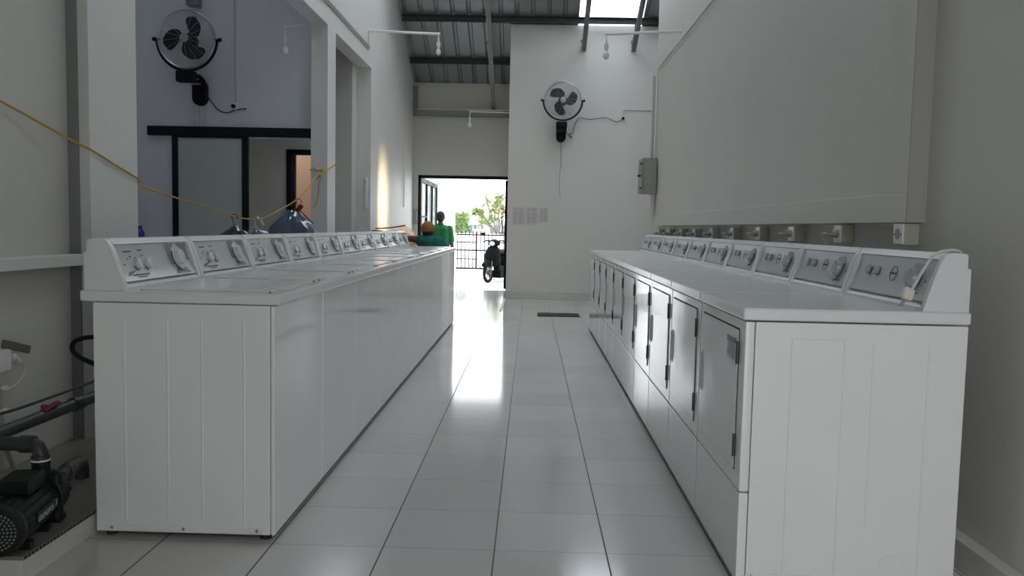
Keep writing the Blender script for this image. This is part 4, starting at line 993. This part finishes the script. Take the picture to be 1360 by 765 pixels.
# --- person standing outside the door, back to us
bx, by, bz = -1.69, 15.35, LZ
def P(x, y, z): return (bx + x, by + y, bz + z * .965)
seg = [(P(0, 0, 1.36), .052, P(0, -.01, 1.46), .050),
       (P(-.10, 0, 1.30), .075, P(.10, 0, 1.30), .075), (P(-.07, 0, 1.28), .10, P(-.05, 0, 1.0), .095), (P(.07, 0, 1.28), .10, P(.05, 0, 1.0), .095),
       (P(-.06, 0, .98), .10, P(-.06, 0, .88), .11), (P(.06, 0, .98), .10, P(.06, 0, .88), .11),
       (P(-.09, 0, .86), .085, P(-.10, .01, .48), .058), (P(-.10, .01, .48), .056, P(-.11, -.01, .09), .038), (P(-.11, -.03, .05), .036, P(-.12, .14, .035), .030),
       (P(.09, 0, .86), .085, P(.10, .03, .48), .058), (P(.10, .03, .48), .056, P(.11, .03, .09), .038), (P(.11, .0, .05), .036, P(.12, .17, .035), .030),
       (P(.17, 0, 1.32), .052, P(.215, -.01, 1.05), .042), (P(.215, -.01, 1.05), .040, P(.245, .04, .82), .027),
       (P(-.17, 0, 1.32), .052, P(-.215, .0, 1.05), .042), (P(-.215, .0, 1.05), .040, P(-.20, .12, .86), .027)]
seg += hand(P(.245, .04, .82), (.12, .12, -1), (-1, .1, 0), (-.1, 1, 0)) + hand(P(-.20, .12, .86), (.1, .4, -.8), (1, .1, 0), (.1, 1, .2))
man = body('person', seg, SKIN, balls=headballs(P(0, .01, 1.545), (0, 1, 0)))
tag(man, 'standing person in a green polo shirt seen from behind at the exit door', 'person')
body('hair', [], HAIR, man, balls=[(P(0, -.005, 1.565), .096, (.88, .96, 1.05)), (P(0, -.03, 1.53), .082, (.9, .8, 1.0))], vox=.007)
body('polo_shirt', [(P(-.10, 0, 1.31), .085, P(.10, 0, 1.31), .085), (P(-.07, 0, 1.28), .118, P(-.06, 0, .90), .115), (P(.07, 0, 1.28), .118, P(.06, 0, .90), .115), (P(0, 0, 1.36), .068, P(0, 0, 1.405), .062),
                (P(.17, 0, 1.325), .068, P(.208, -.005, 1.10), .060), (P(-.17, 0, 1.325), .068, P(-.208, 0, 1.10), .060)], GREEN, man)
body('trousers', [(P(-.05, 0, .90), .112, P(-.08, 0, .82), .10), (P(.05, 0, .90), .112, P(.08, 0, .82), .10), (P(-.09, 0, .82), .098, P(-.105, .01, .45), .075), (P(-.105, .01, .45), .075, P(-.115, -.01, .10), .060),
              (P(.09, 0, .82), .098, P(.105, .03, .45), .075), (P(.105, .03, .45), .075, P(.115, .03, .10), .060)], TROUS, man)
# --- person seated on a stool past the last washer, leaning left, arm out over the table
sx, sy = -1.22, 10.75
def Q(x, y, z): return (sx + x, sy + y, z)
hc = Q(-.135, .02, 1.10)
seg = [(Q(-.115, .01, 1.02), .050, Q(-.125, .015, 1.08), .048),
       (Q(-.20, .0, .945), .072, Q(.02, .0, .90), .075), (Q(-.12, 0, .92), .10, Q(-.05, 0, .62), .095), (Q(.0, 0, .90), .10, Q(.05, 0, .62), .095), (Q(-.05, .0, .56), .11, Q(.06, 0, .56), .11),
       (Q(-.07, .03, .54), .085, Q(-.13, .40, .53), .058), (Q(-.13, .40, .53), .056, Q(-.12, .42, .10), .038), (Q(-.12, .42, .05), .036, Q(-.13, .58, .035), .030),
       (Q(.09, .03, .54), .085, Q(.12, .40, .53), .058), (Q(.12, .40, .53), .056, Q(.11, .42, .10), .038), (Q(.11, .42, .05), .036, Q(.12, .58, .035), .030),
       (Q(-.25, .0, .965), .050, Q(-.36, .02, .975), .042), (Q(-.36, .02, .975), .040, Q(-.49, .06, .955), .028),
       (Q(.07, .0, .88), .052, Q(.13, .08, .68), .042), (Q(.13, .08, .68), .040, Q(.05, .28, .62), .027)]
seg += hand(Q(-.49, .06, .955), (-1, .1, -.15), (0, 0, -1), (0, 1, .1)) + hand(Q(.05, .28, .62), (-.4, .9, -.1), (0, 0, -1), (-.9, -.4, 0))
wom = body('person', seg, SKIN, balls=headballs(hc, (-.35, .936, 0)))
tag(wom, 'seated person in a teal shirt and orange-brown cap past the last washer', 'person')
body('cap', [], CAPM, wom, balls=[((hc[0], hc[1], hc[2] + .018), .098, (.92, 1.0, .95)), ((hc[0] - .035, hc[1] + .10, hc[2] + .02), .05, (1.2, 1.3, .22))], vox=.007)
body('hair', [], HAIR, wom, balls=[((hc[0] + .005, hc[1] - .012, hc[2] - .045), .085, (.92, .9, .72))], vox=.007)
body('shirt', [(Q(-.20, .0, .945), .088, Q(.02, .0, .90), .090), (Q(-.12, 0, .92), .118, Q(-.05, 0, .58), .115), (Q(.0, 0, .90), .118, Q(.06, 0, .58), .118), (Q(-.20, 0, .945), .075, Q(-.245, .01, .955), .064), (Q(.06, 0, .88), .075, Q(.105, .04, .77), .062)], TEAL, wom)
body('trousers', [(Q(-.05, .0, .55), .125, Q(.06, 0, .55), .125), (Q(-.07, .03, .55), .10, Q(-.13, .40, .53), .074), (Q(-.13, .40, .53), .072, Q(-.12, .42, .12), .058), (Q(.09, .03, .55), .10, Q(.12, .40, .53), .074), (Q(.12, .40, .53), .072, Q(.11, .42, .12), .058)], TROUS, wom)
t = tag(empty('stool', (sx, sy, 0)), 'low stool under the seated person', 'stool')
MB().cyl((0, 0, .39), (0, 0, .424), .17, n=28, bev=.006).build('seat', WOOD, t)
for k in range(4):
    a = PI / 4 + k * PI / 2; MB().cyl((.12 * math.cos(a), .12 * math.sin(a), .40), (.16 * math.cos(a), .16 * math.sin(a), 0), .014, n=8).build('leg', GALVD, t)
